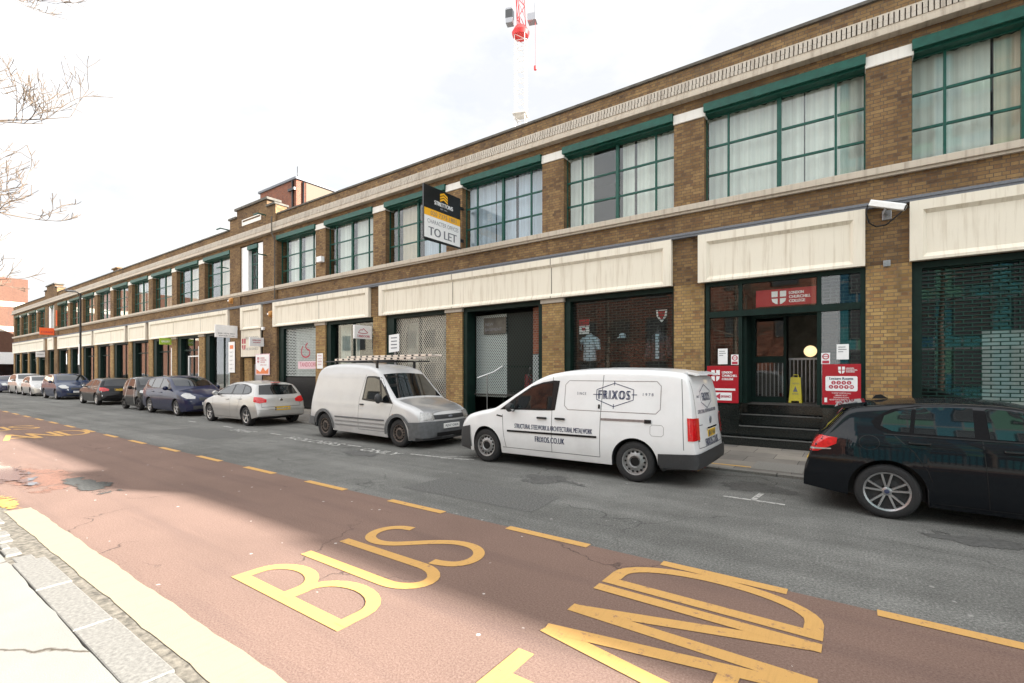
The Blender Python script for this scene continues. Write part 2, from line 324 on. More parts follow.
class MB:
    """collects shapes; build() links them as one mesh object"""
    def __init__(s): s.v = []; s.f = []; s.sm = []
    def add(s, vs, fs, smooth=False):
        o = len(s.v); s.v += [tuple(p) for p in vs]
        s.f += [tuple(i + o for i in f) for f in fs]; s.sm += [smooth] * len(fs); return s
    def box(s, x0, x1, y0, y1, z0, z1, bev=0.):
        if bev <= 0:
            return s.add([(x0, y0, z0), (x1, y0, z0), (x1, y1, z0), (x0, y1, z0), (x0, y0, z1), (x1, y0, z1), (x1, y1, z1), (x0, y1, z1)],
                         [(0, 3, 2, 1), (4, 5, 6, 7), (0, 1, 5, 4), (1, 2, 6, 5), (2, 3, 7, 6), (3, 0, 4, 7)])
        bm = bmesh.new(); bmesh.ops.create_cube(bm, size=1)
        for q in bm.verts: q.co = Vector(((x0 + x1) / 2 + q.co.x * (x1 - x0), (y0 + y1) / 2 + q.co.y * (y1 - y0), (z0 + z1) / 2 + q.co.z * (z1 - z0)))
        bmesh.ops.bevel(bm, geom=bm.edges[:], offset=bev, segments=2, affect='EDGES', profile=.5)
        bm.verts.index_update(); s.add([q.co for q in bm.verts], [[q.index for q in f.verts] for f in bm.faces]); bm.free(); return s
    def prism(s, poly, axis, a, b):
        """extrude a 2D polygon: axis 'x' poly=(y,z), 'y' poly=(x,z), 'z' poly=(x,y)"""
        P = {'x': lambda p, t: (t, p[0], p[1]), 'y': lambda p, t: (p[0], t, p[1]), 'z': lambda p, t: (p[0], p[1], t)}[axis]
        n = len(poly); vs = [P(p, a) for p in poly] + [P(p, b) for p in poly]
        fs = [tuple(range(n)), tuple(range(2 * n - 1, n - 1, -1))] + [(i, i + n, (i + 1) % n + n, (i + 1) % n) for i in range(n)]
        return s.add(vs, fs)
    def lathe(s, prof, c=(0, 0, 0), axis='z', n=24, smooth=True, a0=0., a1=2 * math.pi):
        vs = []; full = abs(a1 - a0 - 2 * math.pi) < 1e-6; m = n if full else n + 1
        for i in range(m):
            a = a0 + (a1 - a0) * i / n
            for r, h in prof:
                p = (r * math.cos(a), r * math.sin(a), h)
                if axis == 'y': p = (p[0], p[2], p[1])
                if axis == 'x': p = (p[2], p[0], p[1])
                vs.append((p[0] + c[0], p[1] + c[1], p[2] + c[2]))
        k = len(prof); fs = []
        for i in range(n):
            j = (i + 1) % m
            for q in range(k - 1): fs.append((i * k + q, j * k + q, j * k + q + 1, i * k + q + 1))
        return s.add(vs, fs, smooth)
    def tube(s, pts, r, n=8, smooth=True, cap=True):
        pts = [Vector(p) for p in pts]; rs = r if isinstance(r, (list, tuple)) else [r] * len(pts)
        vs = []
        for i, p in enumerate(pts):
            d = (pts[min(i + 1, len(pts) - 1)] - pts[max(i - 1, 0)]).normalized()
            u = d.cross(Vector((0, 0, 1)) if abs(d.z) < .95 else Vector((1, 0, 0))).normalized(); w = d.cross(u)
            for k in range(n):
                a = 2 * math.pi * k / n; vs.append(p + (u * math.cos(a) + w * math.sin(a)) * rs[i])
        fs = [(i * n + k, i * n + (k + 1) % n, (i + 1) * n + (k + 1) % n, (i + 1) * n + k) for i in range(len(pts) - 1) for k in range(n)]
        if cap: fs += [tuple(range(n))[::-1], tuple(range((len(pts) - 1) * n, len(pts) * n))]
        return s.add(vs, fs, smooth)
    def sphere(s, c, r, n=16, m=10):
        r = r if isinstance(r, tuple) else (r, r, r); vs = []; fs = []
        for i in range(m + 1):
            th = math.pi * i / m
            for k in range(n):
                a = 2 * math.pi * k / n
                vs.append((c[0] + r[0] * math.sin(th) * math.cos(a), c[1] + r[1] * math.sin(th) * math.sin(a), c[2] + r[2] * math.cos(th)))
        for i in range(m):
            for k in range(n): fs.append((i * n + k, (i + 1) * n + k, (i + 1) * n + (k + 1) % n, i * n + (k + 1) % n))
        return s.add(vs, fs, True)
    def build(s, name, mat, parent=None, local=False, label=None, cat=None, group=None, kind=None, sharp=40, origin=None, uvoff=(0, 0)):
        off = Vector((0, 0, 0))
        if origin is not None: off = Vector(origin)
        elif parent is not None and not local:
            p = parent
            while p is not None: off += p.location; p = p.parent
        bm = bmesh.new()
        vs = [bm.verts.new(Vector(q) - off) for q in s.v]
        for f, sm in zip(s.f, s.sm):
            try: fa = bm.faces.new([vs[i] for i in f]); fa.smooth = sm
            except ValueError: pass
        bmesh.ops.remove_doubles(bm, verts=bm.verts[:], dist=1e-5)
        bmesh.ops.recalc_face_normals(bm, faces=bm.faces[:])
        uv = bm.loops.layers.uv.new('UVMap')
        for f in bm.faces:
            n = f.normal; ax = max(range(3), key=lambda i: abs(n[i]))
            for l in f.loops:
                w = l.vert.co + off
                l[uv].uv = (w.y + uvoff[0], w.z + uvoff[1]) if ax == 0 else (w.x + uvoff[0], w.z + uvoff[1]) if ax == 1 else (w.x + uvoff[0], w.y + uvoff[1])
        for e in bm.edges:
            if len(e.link_faces) == 2 and e.calc_face_angle(0) > R(sharp): e.smooth = False
        me = bpy.data.meshes.new(name); bm.to_mesh(me); bm.free()
        for m in (mat if isinstance(mat, (list, tuple)) else [mat]): me.materials.append(M[m])
        o = bpy.data.objects.new(name, me); col.objects.link(o)
        if parent is not None: o.parent = parent
        if origin is not None:
            po = Vector((0, 0, 0)); p = parent
            while p is not None: po += p.location; p = p.parent
            o.location = off - po
        return tag(o, label, cat, group, kind)

_font = {}
def glyphs(text, spacing=1.):
    k = (text, spacing)
    if k not in _font:
        cu = bpy.data.curves.new('lettering', 'FONT'); cu.body = text; cu.size = 1; cu.space_character = spacing; cu.resolution_u = 3
        cu.align_x = 'CENTER'
        o = bpy.data.objects.new('lettering', cu); col.objects.link(o)
        bpy.context.view_layer.update()
        me = bpy.data.meshes.new_from_object(o.evaluated_get(bpy.context.evaluated_depsgraph_get()))
        vs = [v.co.copy() for v in me.vertices]; fs = [tuple(p.vertices) for p in me.polygons]
        bpy.data.objects.remove(o); bpy.data.curves.remove(cu); bpy.data.meshes.remove(me)
        x0 = min(v.x for v in vs); x1 = max(v.x for v in vs); y0 = min(v.y for v in vs); y1 = max(v.y for v in vs)
        _font[k] = ([((v.x - x0) / (x1 - x0) - .5, (v.y - y0) / (y1 - y0) - .5) for v in vs], fs)
    return _font[k]
def letters(mb, text, cx, cy, w, h, fn, spacing=1., bold=0.):
    """fit text into the box w x h centred at (cx,cy) of a 2D sheet; fn maps sheet (u,v) to 3D"""
    vs, fs = glyphs(text, spacing)
    offs = [(0, 0)] if not bold else [(-bold, 0), (bold, 0)]
    for i, (dx, dy) in enumerate(offs):
        mb.add([fn(cx + a * w + dx, cy + b * h + dy, i * .0006) for a, b in vs], fs)
    return mb
def facade(Y): return lambda u, v, e=0.: (u, Y - e, v)          # sheet facing the street
def plusx(X): return lambda u, v, e=0.: (X + e, u, v)            # sheet facing along the street

# ------------------------------------------------------------------ the ground
def sheet(name, mat, pts, z, kind='structure'):
    mb = MB(); mb.add([(x, y, z) for x, y in pts], [tuple(range(len(pts)))]); return mb.build(name, mat, kind=kind)
KY = lambda x: 9.12 - .012 * min(x, 0)          # line of the far kerb
sheet('ground', 'asphalt', [(-400, -300), (300, -300), (300, 400), (-400, 400)], -.012)
XS = [14, 4, 0, -6, -12, -20, -30, -45, -60, -90]
sheet('road', 'asphalt', [(18, .9), (18, KY(0))] + [(x, KY(x)) for x in XS] + [(-90, .9)], 0.)
sheet('bus_lane', 'red_asphalt', [(18, 1.2), (18, 4.42), (-72, 4.42), (-72, 1.2)], .004)
# near pavement, kerb stones, gutter
def wob(x, a=.02): return a * math.sin(x * 5.1) + a * .6 * math.sin(x * 13.3 + 1) + a * .5 * math.sin(x * 31 + 2)
xs = [18 - .12 * i for i in range(760)]
mb = MB(); top = [(x, .914 + wob(x, .004), .03) for x in xs]
mb.add([(18, -14, .03)] + top + [(xs[-1], -14, .03)], [tuple(range(len(xs) + 2))])
mb.build('near_pavement', 'near_paving', kind='structure')
mb = MB(); x = 17.8
k = random.Random(3)
while x > -72:
    l = .95 + k.uniform(-.12, .12)
    if -7.9 < x < -5.35:
        l = k.uniform(.22, .4); dz = k.uniform(-.03, .0); dy = k.uniform(-.02, .05)
        mb.box(x - l + k.uniform(.05, .14), x, .93 + dy, 1.04 + dy + k.uniform(-.05, .04), -.1, .026 + dz * .5, .012)
    else:
        mb.box(x - l + .012, x, .922, 1.14 + k.uniform(-.01, .01), -.1, .030 + k.uniform(-.003, .003), .01)
    x -= l
mb.build('near_kerb', 'granite', kind='structure')
mb = MB()
mb.add([(x, .70, .004) for x in xs] + [(x, 1.27 + wob(x + 3, .01), .008) for x in xs[::-1]], [tuple(range(2 * len(xs)))])
mb.build('gutter', 'gutter_tar', kind='structure')
mb = MB(); ys = [x for x in xs if -8.75 < x < 10]
mb.add([(x, 1.225 + wob(x, .005), .012) for x in ys] + [(x, 1.475 + wob(x + 7, .006), .012) for x in ys[::-1]], [tuple(range(2 * len(ys)))])
mb.build('kerbside_line_marking', 'kerb_yellow', kind='structure')
def blob(cx, cy, rx, ry, seed, n=40, rough=.25):
    q = random.Random(seed); ph = [q.uniform(0, 6.28) for _ in range(6)]
    return [(cx + rx * (1 + rough * sum(math.sin((j + 2) * a + ph[j]) / (j + 1.2) for j in range(6))) * math.cos(a),
             cy + ry * (1 + rough * sum(math.sin((j + 2) * a + ph[j]) / (j + 1.2) for j in range(6))) * math.sin(a)) for a in [2 * math.pi * i / n for i in range(n)]]
sheet('road_patch', 'ochre_patch', [(-9.9, 1.15), (-8.5, 1.15), (-8.5, 1.5), (-9.9, 1.5)], .016)
for x0_, y0_, w_, h_ in ((-5.6, 5.0, 2.3, .9), (-17., 5.6, 3.4, 1.0)): sheet('road_patch', 'asphalt_repair', [(x0_, y0_), (x0_ + w_, y0_ + .05), (x0_ + w_ - .06, y0_ + h_), (x0_ + .04, y0_ + h_ - .03)], .003)
for x0_, y0_, w_, h_ in ((-4.9, 6.3, 1.6, .9), (-9.6, 6.2, 1.8, .7), (-1.9, 7.5, 1.3, 1.2), (.3, 6.6, 1.5, .6)): sheet('road_patch', 'oil_stain', [(x0_, y0_), (x0_ + w_, y0_), (x0_ + w_, y0_ + h_), (x0_, y0_ + h_)], .0042)
sheet('road_patch', 'orange_dirt', [(-13.0, 1.45), (-8.8, 1.45), (-8.8, 2.5), (-13.0, 2.5)], .0065)
sheet('road_patch', 'tar_patch', [(-10.9, 1.95), (-8.4, 1.95), (-8.4, 2.6), (-10.9, 2.6)], .0125)
sheet('puddle', 'puddle', [(-14.5, 1.25), (-9.6, 1.25), (-9.6, 2.1), (-14.5, 2.1)], .020)
# far pavement with its kerb
mb = MB(); FX = [18, 4, 0, -6, -12, -20, -30, -45, -60, -86]
for a, b in zip(FX, FX[1:]):
    mb.add([(a, KY(a) + .16, .035), (b, KY(b) + .16, .035), (b, 14.2, .035), (a, 14.2, .035)], [(0, 1, 2, 3)])
mb.build('far_pavement', 'far_paving', kind='structure')
mb = MB(); x = 17.5
while x > -85:
    a, b = x, x - .93
    mb.add([(p, KY(p) + o, z) for z in (-.1, .042) for p, o in ((a, 0), (b + .015, 0), (b + .015, .165), (a, .165))],
           [(0, 1, 5, 4), (4, 5, 6, 7), (1, 2, 6, 5), (3, 0, 4, 7)]); x -= .93
mb.build('far_kerb', 'granite', kind='structure')

# road markings
mb = MB(); x = .12
for i in range(34):
    a = x + .98
    if i != 0: a = x + 1.0
    if x > -66: mb.add([(x, 4.335, .0085), (a, 4.335, .0085), (a, 4.445, .0085), (x, 4.445, .0085)], [(0, 1, 2, 3)])
    x -= 1.985 if i > 1 else (1.74 if i else 1.57)
mb.add([(2.1, 4.335, .0085), (3.1, 4.335, .0085), (3.1, 4.445, .0085), (2.1, 4.445, .0085)], [(0, 1, 2, 3)])
mb.build('lane_dash_markings', 'yellow_marking', kind='structure')
def ribbon(mb, pts, w, fn, z, closed=False):
    P = [Vector(p) for p in pts]; n = len(P); L = []; Rr = []
    for i in range(n):
        d = P[min(i + 1, n - 1)] - P[max(i - 1, 0)]; d = Vector((-d.y, d.x)).normalized() * w / 2
        L.append(P[i] + d); Rr.append(P[i] - d)
    vs = [fn(q.x, q.y, z) for q in L] + [fn(q.x, q.y, z) for q in Rr]
    mb.add(vs, [(i, i + 1, n + i + 1, n + i) for i in range(n - 1)])
def arc(cx, cy, rx, ry, a0, a1, n=12): return [(cx + rx * math.cos(R(a0 + (a1 - a0) * i / n)), cy + ry * math.sin(R(a0 + (a1 - a0) * i / n))) for i in range(n + 1)]
S_CURVE = [(.60, 1.22), (.57, 1.38), (.44, 1.49), (.26, 1.49), (.12, 1.38), (.08, 1.2), (.14, 1.03), (.30, .86), (.47, .68), (.58, .48), (.58, .26), (.46, .10), (.28, .05), (.12, .12), (.06, .28), (.05, .36)]
def smooth_pts(p, it=2):
    for _ in range(it):
        q = [p[0]]
        for a, b in zip(p, p[1:]): q += [(a[0] * .75 + b[0] * .25, a[1] * .75 + b[1] * .25), (a[0] * .25 + b[0] * .75, a[1] * .25 + b[1] * .75)]
        p = q + [p[-1]]
    return p
LET = {
 'B': [[(.06, 0), (.06, 1.55)], [(.06, 1.49)] + [(.20, 1.49)] + arc(.22, 1.16, .24, .33, 90, -90) + [(.06, .83)], [(.06, .79), (.24, .79)] + arc(.26, .43, .26, .37, 90, -90) + [(.06, .06)]],
 'U': [[(.06, 1.55), (.06, .42)] + arc(.28, .36, .22, .30, 180, 360) + [(.50, .42), (.50, 1.55)]],
 'S': [smooth_pts(S_CURVE)],
 'T': [[(.0, 1.5), (.58, 1.5)], [(.29, 1.49), (.29, 0)]],
 'A': [[(.30, 1.55), (.02, 0)], [(.30, 1.55), (.60, 0)], [(.12, .42), (.50, .42)]],
 'N': [[(.05, 0), (.05, 1.55)], [(.05, 1.5), (.48, .05)], [(.48, 0), (.48, 1.55)]],
 'D': [[(.05, 0), (.05, 1.55)], [(.05, 1.49), (.20, 1.49)] + arc(.22, .775, .34, .715, 90, -90, 18) + [(.05, .06)]],
}
def word(mb, places, x_bottom, k=1., dy=0., h=1.):
    # letters lie on the lane with their heads along -X and read along +Y
    for ch, y in places:
        for i, st in enumerate(LET[ch]):
            ribbon(mb, st, .115, lambda u, v, z, y=y: (x_bottom - v * h, y + u * k + dy, z), .0082 + .0007 * i)
for xb in (-2.84, -20.6):
    mb = MB(); word(mb, [('B', 1.93), ('U', 2.56), ('S', 3.12)], xb, .97, .03, .965); mb.build('bus_word_marking', 'yellow_marking', kind='structure')
for xb in (-.18, -17.6):
    mb = MB(); word(mb, [('S', 1.36), ('T', 1.93), ('A', 2.52), ('N', 3.13), ('D', 3.72)], xb); mb.build('stand_word_marking', 'yellow_marking', kind='structure')
# worn white bay lettering and ticks beside the parked cars
mb = MB()
def road_text(t, x, y, w, h): letters(mb, t, x, y, w, h, lambda u, v, e=0.: (u, v, .005 + e), 1.05, .012)
road_text('PERMIT', -14.8, 7.02, 1.2, .32); road_text('HOLDERS', -11.2, 7.05, 2.3, .32); road_text('ONLY', -8.5, 6.95, 1.2, .3)
for a, b, c, d, e in ((-7.75, 7.1, -6.95, 7.2, .06), (-6.95, 7.2, -6.3, 7.75, .06), (-6.9, 7.15, -6.2, 7.35, .06), (-9.95, 7.10, -9.45, 7.13, .07), (-13.6, 7.18, -13.05, 7.19, .07), (-1.53, 7.25, -.77, 7.23, .06), (2.4, 7.2, 3.2, 7.2, .06), (-16.6, 7.25, -16.0, 7.25, .07), (-19.4, 7.3, -18.8, 7.3, .07)):
    mb.add([(a, b, .005), (c, d, .005), (c, d + e, .005), (a, b + e, .005)], [(0, 1, 2, 3)])
mb.add([(-1.19, 7.315, .005), (-1.12, 7.315, .005), (-1.08, 7.75, .005), (-1.15, 7.75, .005)], [(0, 1, 2, 3)])
mb.build('bay_markings', 'white_marking', kind='structure')

# ------------------------------------------------------------------ the long brick warehouse
F = 12.6                                             # facade plane
base = (-33., F, 0.)
wh = empty('brick_warehouse', base, 0, 'long two storey brown brick warehouse with cream panels over its shopfronts and green framed windows', 'building')
PIT = 4.0; PW = .75
XE, XR = -83.0, 50.0
# left edges of the piers, from the right
piers_r = [.15 - 4.0 * i + .0 for i in range(6)]     # .15 ... -19.85
T1 = (-27.85, -23.06); T2 = (-67.65, -62.86); T0 = (11.95, 16.75)
piers_m = [-31.85 - 3.97 * i for i in range(8)]      # left of the first gable
piers_l = [-71.63, -75.6, -79.55]
piers_x = [4.15, 8.15]
piers = piers_x + piers_r + piers_m + piers_l
def gable(mb, T, Y0=F - .06):
    mb.box(T[0], T[0] + 1.14, Y0, F + .4, 0, 8.42); mb.box(T[1] - 1.29, T[1], Y0, F + .4, 0, 8.42)
mb = MB()
for x in piers: mb.box(x, x + PW, F, F + .42, 5.80, 8.42)
mb.box(XE, XE + .85, F, F + .42, 0, 8.42)
mb.box(XR - .8, XR, F, F + .42, 0, 8.42)
mb.box(XE, XR, F + .004, F + .42, 3.97, 5.80)        # band between the storeys
mb.box(XE, XR, F, F + .45, 8.42, 9.46)               # parapet
mb.box(XE, XE + .4, F + .46, 28, 0, 9.2); mb.box(XR - .4, XR, F + .46, 28, 0, 9.2); mb.box(XE + .41, XR - .41, 27.6, 28, 0, 9.2)
for T in (T0, T1, T2): gable(mb, T)
mb.build('wall', 'upper_brick', wh)
for T in (T0, T1, T2):
    c = (T[0] + T[1]) / 2; mb = MB()
    if T is T0: mb.box(11.4, 13.3, F - .08, F + .5, 9.06, 9.95)  # unseen block, narrowed and shifted to shape its shadow on the road
    else: mb.box(T[0] + .05, T[1] - .05, F - .08, F + .5, 9.06, 9.95); mb.box(c - 1.55, c + 1.55, F - .082, F + .52, 9.95, 10.33)
    mb.build('gable_block', 'upper_brick', wh)
mb = MB()
for T in (T1, T2):
    c = (T[0] + T[1]) / 2
    for a, b in ((T[0], c - 1.56), (c + 1.56, T[1])): mb.box(a - .02, b + (.0), F - .16, F + .58, 9.955, 10.06, .015)
    mb.box(c - 1.68, c + 1.68, F - .17, F + .60, 10.335, 10.46, .015)
for a, b in ((XE - .05, T2[0]), (T2[1], T1[0]), (T1[1], T0[0]), (T0[1], XR)): mb.box(a, b, F - .05, F + .5, 9.464, 9.54, .01)
mb.build('coping', 'coping', wh)
for x in piers + [XE + .05, T1[0] + .2, T1[1] - .95, T2[0] + .2, T2[1] - .95]:
    mb = MB(); mb.box(x, x + PW, F - .002, F + .40, .03, 3.966); mb.build('shopfront_pier', 'lower_brick', wh)
# cornice: moulding, two dentil courses
mb = MB(); mb.box(XE - .08, XR, F - .22, F - .001, 8.60, 8.70, .012); mb.box(XE - .05, XR, F - .15, F - .002, 8.70, 8.80); mb.box(XE - .1, XR, F - .12, F - .003, 9.055, 9.085)
mb.build('cornice', 'stone_trim', wh)
mb = MB(); x = XE + .02; kk = random.Random(9)
while x < XR - .1:
    mb.box(x, x + .066, F - .16 - kk.uniform(0, .012), F - .002, 8.803, 8.905); mb.box(x + .003, x + .069, F - .13 - kk.uniform(0, .015), F - .002, 8.925, 9.053); x += .088
mb.build('dentil_course', 'dentil_stone', wh)
mb = MB(); mb.box(XE - .06, XR, F - .13, F + .003, 5.82, 5.965, .012); mb.box(XE - .03, XR, F - .08, F + .001, 5.765, 5.82)
mb.build('string_course', 'stone_trim', wh)
mb = MB(); mb.box(XE, XR, F - .14, F + .002, 5.205, 5.26); mb.box(XE, XR, F - .12, F + .0015, 5.15, 5.205)
mb.build('lead_flashing', 'lead_sheet', wh)
mb = MB(); mb.box(XE + .41, XR - .41, F + .43, 27.6, 8.95, 9.05); mb.build('roof', 'roofing', wh)
for x in piers:
    mb = MB(); mb.box(x - .012, x + PW + .03, F - .03, F + .43, 8.115, 8.355, .012); mb.build('pier_cap', 'white_stone', wh)
for x in (-7.86, -11.86, -19.85, -31.85, -35.82, -47.73, -55.67, -59.6, -71.63, -75.6, 8.15):
    mb = MB(); mb.box(x - .03, x + PW + .03, F - .05, F + .40, 3.83, 3.963, .01); mb.build('capital', 'capital_stone', wh)
# interior shell
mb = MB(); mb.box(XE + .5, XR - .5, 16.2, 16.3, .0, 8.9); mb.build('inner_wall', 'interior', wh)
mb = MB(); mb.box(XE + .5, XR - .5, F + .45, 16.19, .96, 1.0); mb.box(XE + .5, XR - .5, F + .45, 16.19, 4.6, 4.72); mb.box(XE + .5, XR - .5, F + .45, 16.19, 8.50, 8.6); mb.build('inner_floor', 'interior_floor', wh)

# cream panels (a raised frame round a sunk field)
def panel(x0, x1, joints=()):
    Y = F - .14; z0, z1 = 3.965, 5.148; m = .2; d = .075
    mb = MB()
    o = [(x0, z0), (x1, z0), (x1, z1), (x0, z1)]; i1 = [(x0 + m, z0 + .055), (x1 - m, z0 + .055), (x1 - m, z1 - .19), (x0 + m, z1 - .19)]
    i2 = [(x0 + m + .06, z0 + .14), (x1 - m - .06, z0 + .14), (x1 - m - .06, z1 - .26), (x0 + m + .06, z1 - .26)]
    vs = [(a, Y, b) for a, b in o] + [(a, Y, b) for a, b in i1] + [(a, Y + d, b) for a, b in i2] + [(a, F, b) for a, b in o]
    fs = [(i, (i + 1) % 4, 4 + (i + 1) % 4, 4 + i) for i in range(4)] + [(4 + i, 4 + (i + 1) % 4, 8 + (i + 1) % 4, 8 + i) for i in range(4)] + [(8, 9, 10, 11)]
    fs += [(12 + i, 12 + (i + 1) % 4, (i + 1) % 4, i) for i in range(4)]
    mb.add(vs, fs); o = mb.build('fascia_panel', 'cream_render', wh)
    if joints:
        j = MB()
        for x in joints:
            j.box(x - .012, x + .012, Y - .002, Y + .05, z0 + .001, z0 + .055); j.box(x - .012, x + .012, Y + d - .004, Y + d + .02, z0 + .14, z1 - .26); j.box(x - .012, x + .012, Y - .002, Y + .05, z1 - .19, z1 - .001)
        j.build('panel_joint', 'coping', o)
    return o
panel(.86, 8.2, (4.5,)); panel(-3.22, .14); panel(-15.35, -3.88, (-11.48, -7.48)); panel(-23.3, -15.98, (-19.5,))
panel(-39.35, -27.95, (-35.4, -31.5)); panel(-43.4, -39.95); panel(-51.4, -44.0, (-47.4,)); panel(-62.6, -51.95, (-59.2, -55.3)); panel(-82.7, -67.9, (-79.2, -75.2, -71.3))
panel(-26.55, -24.42); panel(-66.3, -64.1)

# upper windows: green frame > pane, curtain, lintel, copied along the front
def up_window(mats, gap=None):
    """frame local to the left edge of a 3.25 m opening"""
    W = 3.25; z0, z1 = 5.967, 8.15; y0 = F + .2
    w = MB(); cols_ = [0., .52, 1.625, 2.72, W]; rows = [z0, z0 + .72, z0 + 1.43, z1]
    for i, x in enumerate(cols_):
        hw = .042 if i == 2 else .023
        w.box(max(0, x - hw), min(W, x + hw), y0 - (.02 if i == 2 else 0), y0 + .06, z0, z1)
    for j, z in enumerate(rows):
        hh = .024
        for i in range(4):
            a = cols_[i] + (.05 if i == 2 else .028); b = cols_[i + 1] - (.05 if i == 1 else .028)
            w.box(a, b, y0 + .004, y0 + .055, max(z0, z - hh), min(z1, z + hh))
    fr = w.build('window', 'green_paint', wh, origin=(0, F, 0))
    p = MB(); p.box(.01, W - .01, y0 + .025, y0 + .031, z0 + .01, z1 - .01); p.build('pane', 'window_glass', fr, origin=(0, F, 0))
    l = MB(); l.box(-.0, W, F - .10, F + .26, 8.19, 8.395, .008); l.box(.0, W, F + .0, F + .26, 8.151, 8.189); l.build('lintel', 'green_paint', fr, origin=(0, F, 0))
    for mt, segs in mats:
        c = MB()
        for a, b in segs:
            n = max(4, int((b - a) / .06)); yy = y0 + .22
            pts = [(a + (b - a) * i / n, yy + .035 * math.sin(i * 1.9) + .015 * math.sin(i * .7)) for i in range(n + 1)]
            vs = [(x, y, z) for z in (z0 - .1, z1 + .05) for x, y in pts]
            c.add(vs, [(i, i + 1, n + 2 + i, n + 1 + i) for i in range(n)], True)
        c.build('curtain', mt, fr, origin=(0, F, 0), sharp=80)
    fr.location.x = 0
    return fr
kinds = {
 'full': up_window([('curtain_white', [(.02, 1.55), (1.62, 2.1), (2.13, 3.22)])]),
 'part': up_window([('curtain_white', [(.02, .8), (1.7, 2.05), (2.12, 3.22)])]),
 'half': up_window([('curtain_white', [(.02, 1.2)]), ('curtain_cream', [(1.25, 1.75)]), ('curtain_blue', [(1.8, 2.3), (2.35, 3.2)])]),
 'blue': up_window([('curtain_blue', [(.02, 1.15), (1.2, 2.0), (2.1, 3.2)])]),
 'some': up_window([('curtain_cream', [(.55, 1.5)]), ('curtain_blue', [(1.75, 3.0)])]),
 'pale': up_window([('curtain_white', [(.5, 1.5), (1.7, 2.9)])]),
 'cream': up_window([('curtain_cream', [(1.0, 3.2)])]),
}
def copy_tree(o, parent):
    c = o.copy(); col.objects.link(c); c.parent = parent
    for ch in list(o.children): copy_tree(ch, c)
    return c
wins = [(4.90, 'full'), (.90, 'half'), (-3.1, 'full'), (-7.11, 'part'), (-11.11, 'blue'), (-15.1, 'some'), (-19.1, 'pale'), (-23.06, 'pale'), (-31.1, 'cream'), (-35.08, 'cream'), (-39.05, 'cream'), (-43.0, 'pale'), (-46.98, 'pale'), (-50.95, 'blue'), (-54.92, 'some'), (-58.9, 'some'), (-62.86 + .0, 'part'), (-70.88, 'some'), (-74.85, 'some'), (-78.8, 'some'), (-82.15, 'some')]
used = set()
protos = {k_: v_ for k_, v_ in kinds.items()}
for x, k_ in wins:
    if k_ not in used: o = protos[k_]; used.add(k_)
    else: o = copy_tree(protos[k_], wh)
    o.location.x = x - base[0]
    if x == -62.86: o.location.x = -62.86 - base[0]; o.scale.x = .95
    if x == -82.15: o.scale.x = .78
# gable bays: white pilasters and narrow window
for T in (T1, T2):
    a, b = T[0] + 1.14, T[1] - 1.29
    
    for p_, q_ in ((a, a + .72), (b - .62, b)): m = MB(); m.box(p_, q_, F + .02, F + .30, 5.967, 8.34); m.build('pilaster', 'white_paint', wh)
    m = MB(); m.box(a + .725, b - .625, F - .05, F + .2, 8.12, 8.33)
    for z in (6.0, 6.7, 7.4, 8.09): m.box(a + .725, b - .625, F + .2, F + .25, z - .025, z + .025)
    for x in (a + .75, (a + b) / 2 + .05, b - .65): m.box(x - .025, x + .025, F + .196, F + .254, 5.967, 8.12)
    o = m.build('window', 'green_paint', wh)
    m = MB(); m.box(a + .726, b - .626, F + .224, F + .230, 5.97, 8.1); m.build('pane', 'window_glass', o)
m = MB(); c = -25.45
m.box(c - .98, c + .98, F - .10, F - .083, 9.44, 9.49); m.box(c - .98, c + .98, F - .10, F - .083, 9.71, 9.76); m.box(c - .98, c - .92, F - .10, F - .083, 9.49, 9.71); m.box(c + .92, c + .98, F - .10, F - .083, 9.49, 9.71); m.box(c - .92, c + .92, F - .095, F - .083, 9.49, 9.62)
m.build('date_stone', 'white_stone', wh)
m = MB(); m.tube([(-23.12, F - .27, 9.3), (-23.12, F - .27, 8.5), (-23.12, F - .12, 8.2), (-23.12, F - .12, 5.3)], .03); m.build('downpipe', 'coping', wh)
for x, z in ((-24.0, 9.55), (-24.0, 7.55), (-28.0, 9.5), (-28.0, 7.4)): m = MB(); m.box(x - .45, x, F - .5, F - .44, z, z + .05); m.box(x - .05, x, F - .44, F - .05, z, z + .05); m.build('flag_bracket', 'green_paint', wh)
m = MB(); m.box(-49.3, -48.2, F + .6, F + 1.4, 9.0, 10.05); m.box(-49.4, -48.1, F + .5, F + 1.5, 10.05, 10.15); m.build('chimney', 'upper_brick', wh)

# stair tower on the roof
m = MB(); m.box(-31.4, -27.2, 16.0, 25.0, 9.0, 13.25); tw = m.build('roof_tower', 'red_brick', wh)
m = MB(); m.box(-27.19, -27.15, 16.6, 25.0, 9.1, 13.2); m.build('rendered_face', 'tan_render', tw)
m = MB(); m.box(-31.5, -27.08, 15.9, 25.1, 13.25, 13.38); m.build('coping', 'lead_sheet', tw)
m = MB(); m.tube([(-27.5, 15.93, 13.2), (-27.5, 15.93, 9.2)], .06); m.tube([(-27.1, 16.4, 13.2), (-27.1, 16.4, 9.2)], .06); m.box(-27.9, -27.2, 15.85, 15.95, 12.6, 12.75); m.tube([(-27.6, 16.3, 13.3), (-27.6, 16.3, 14.2)], .02); m.build('downpipe', 'black_paint', tw)

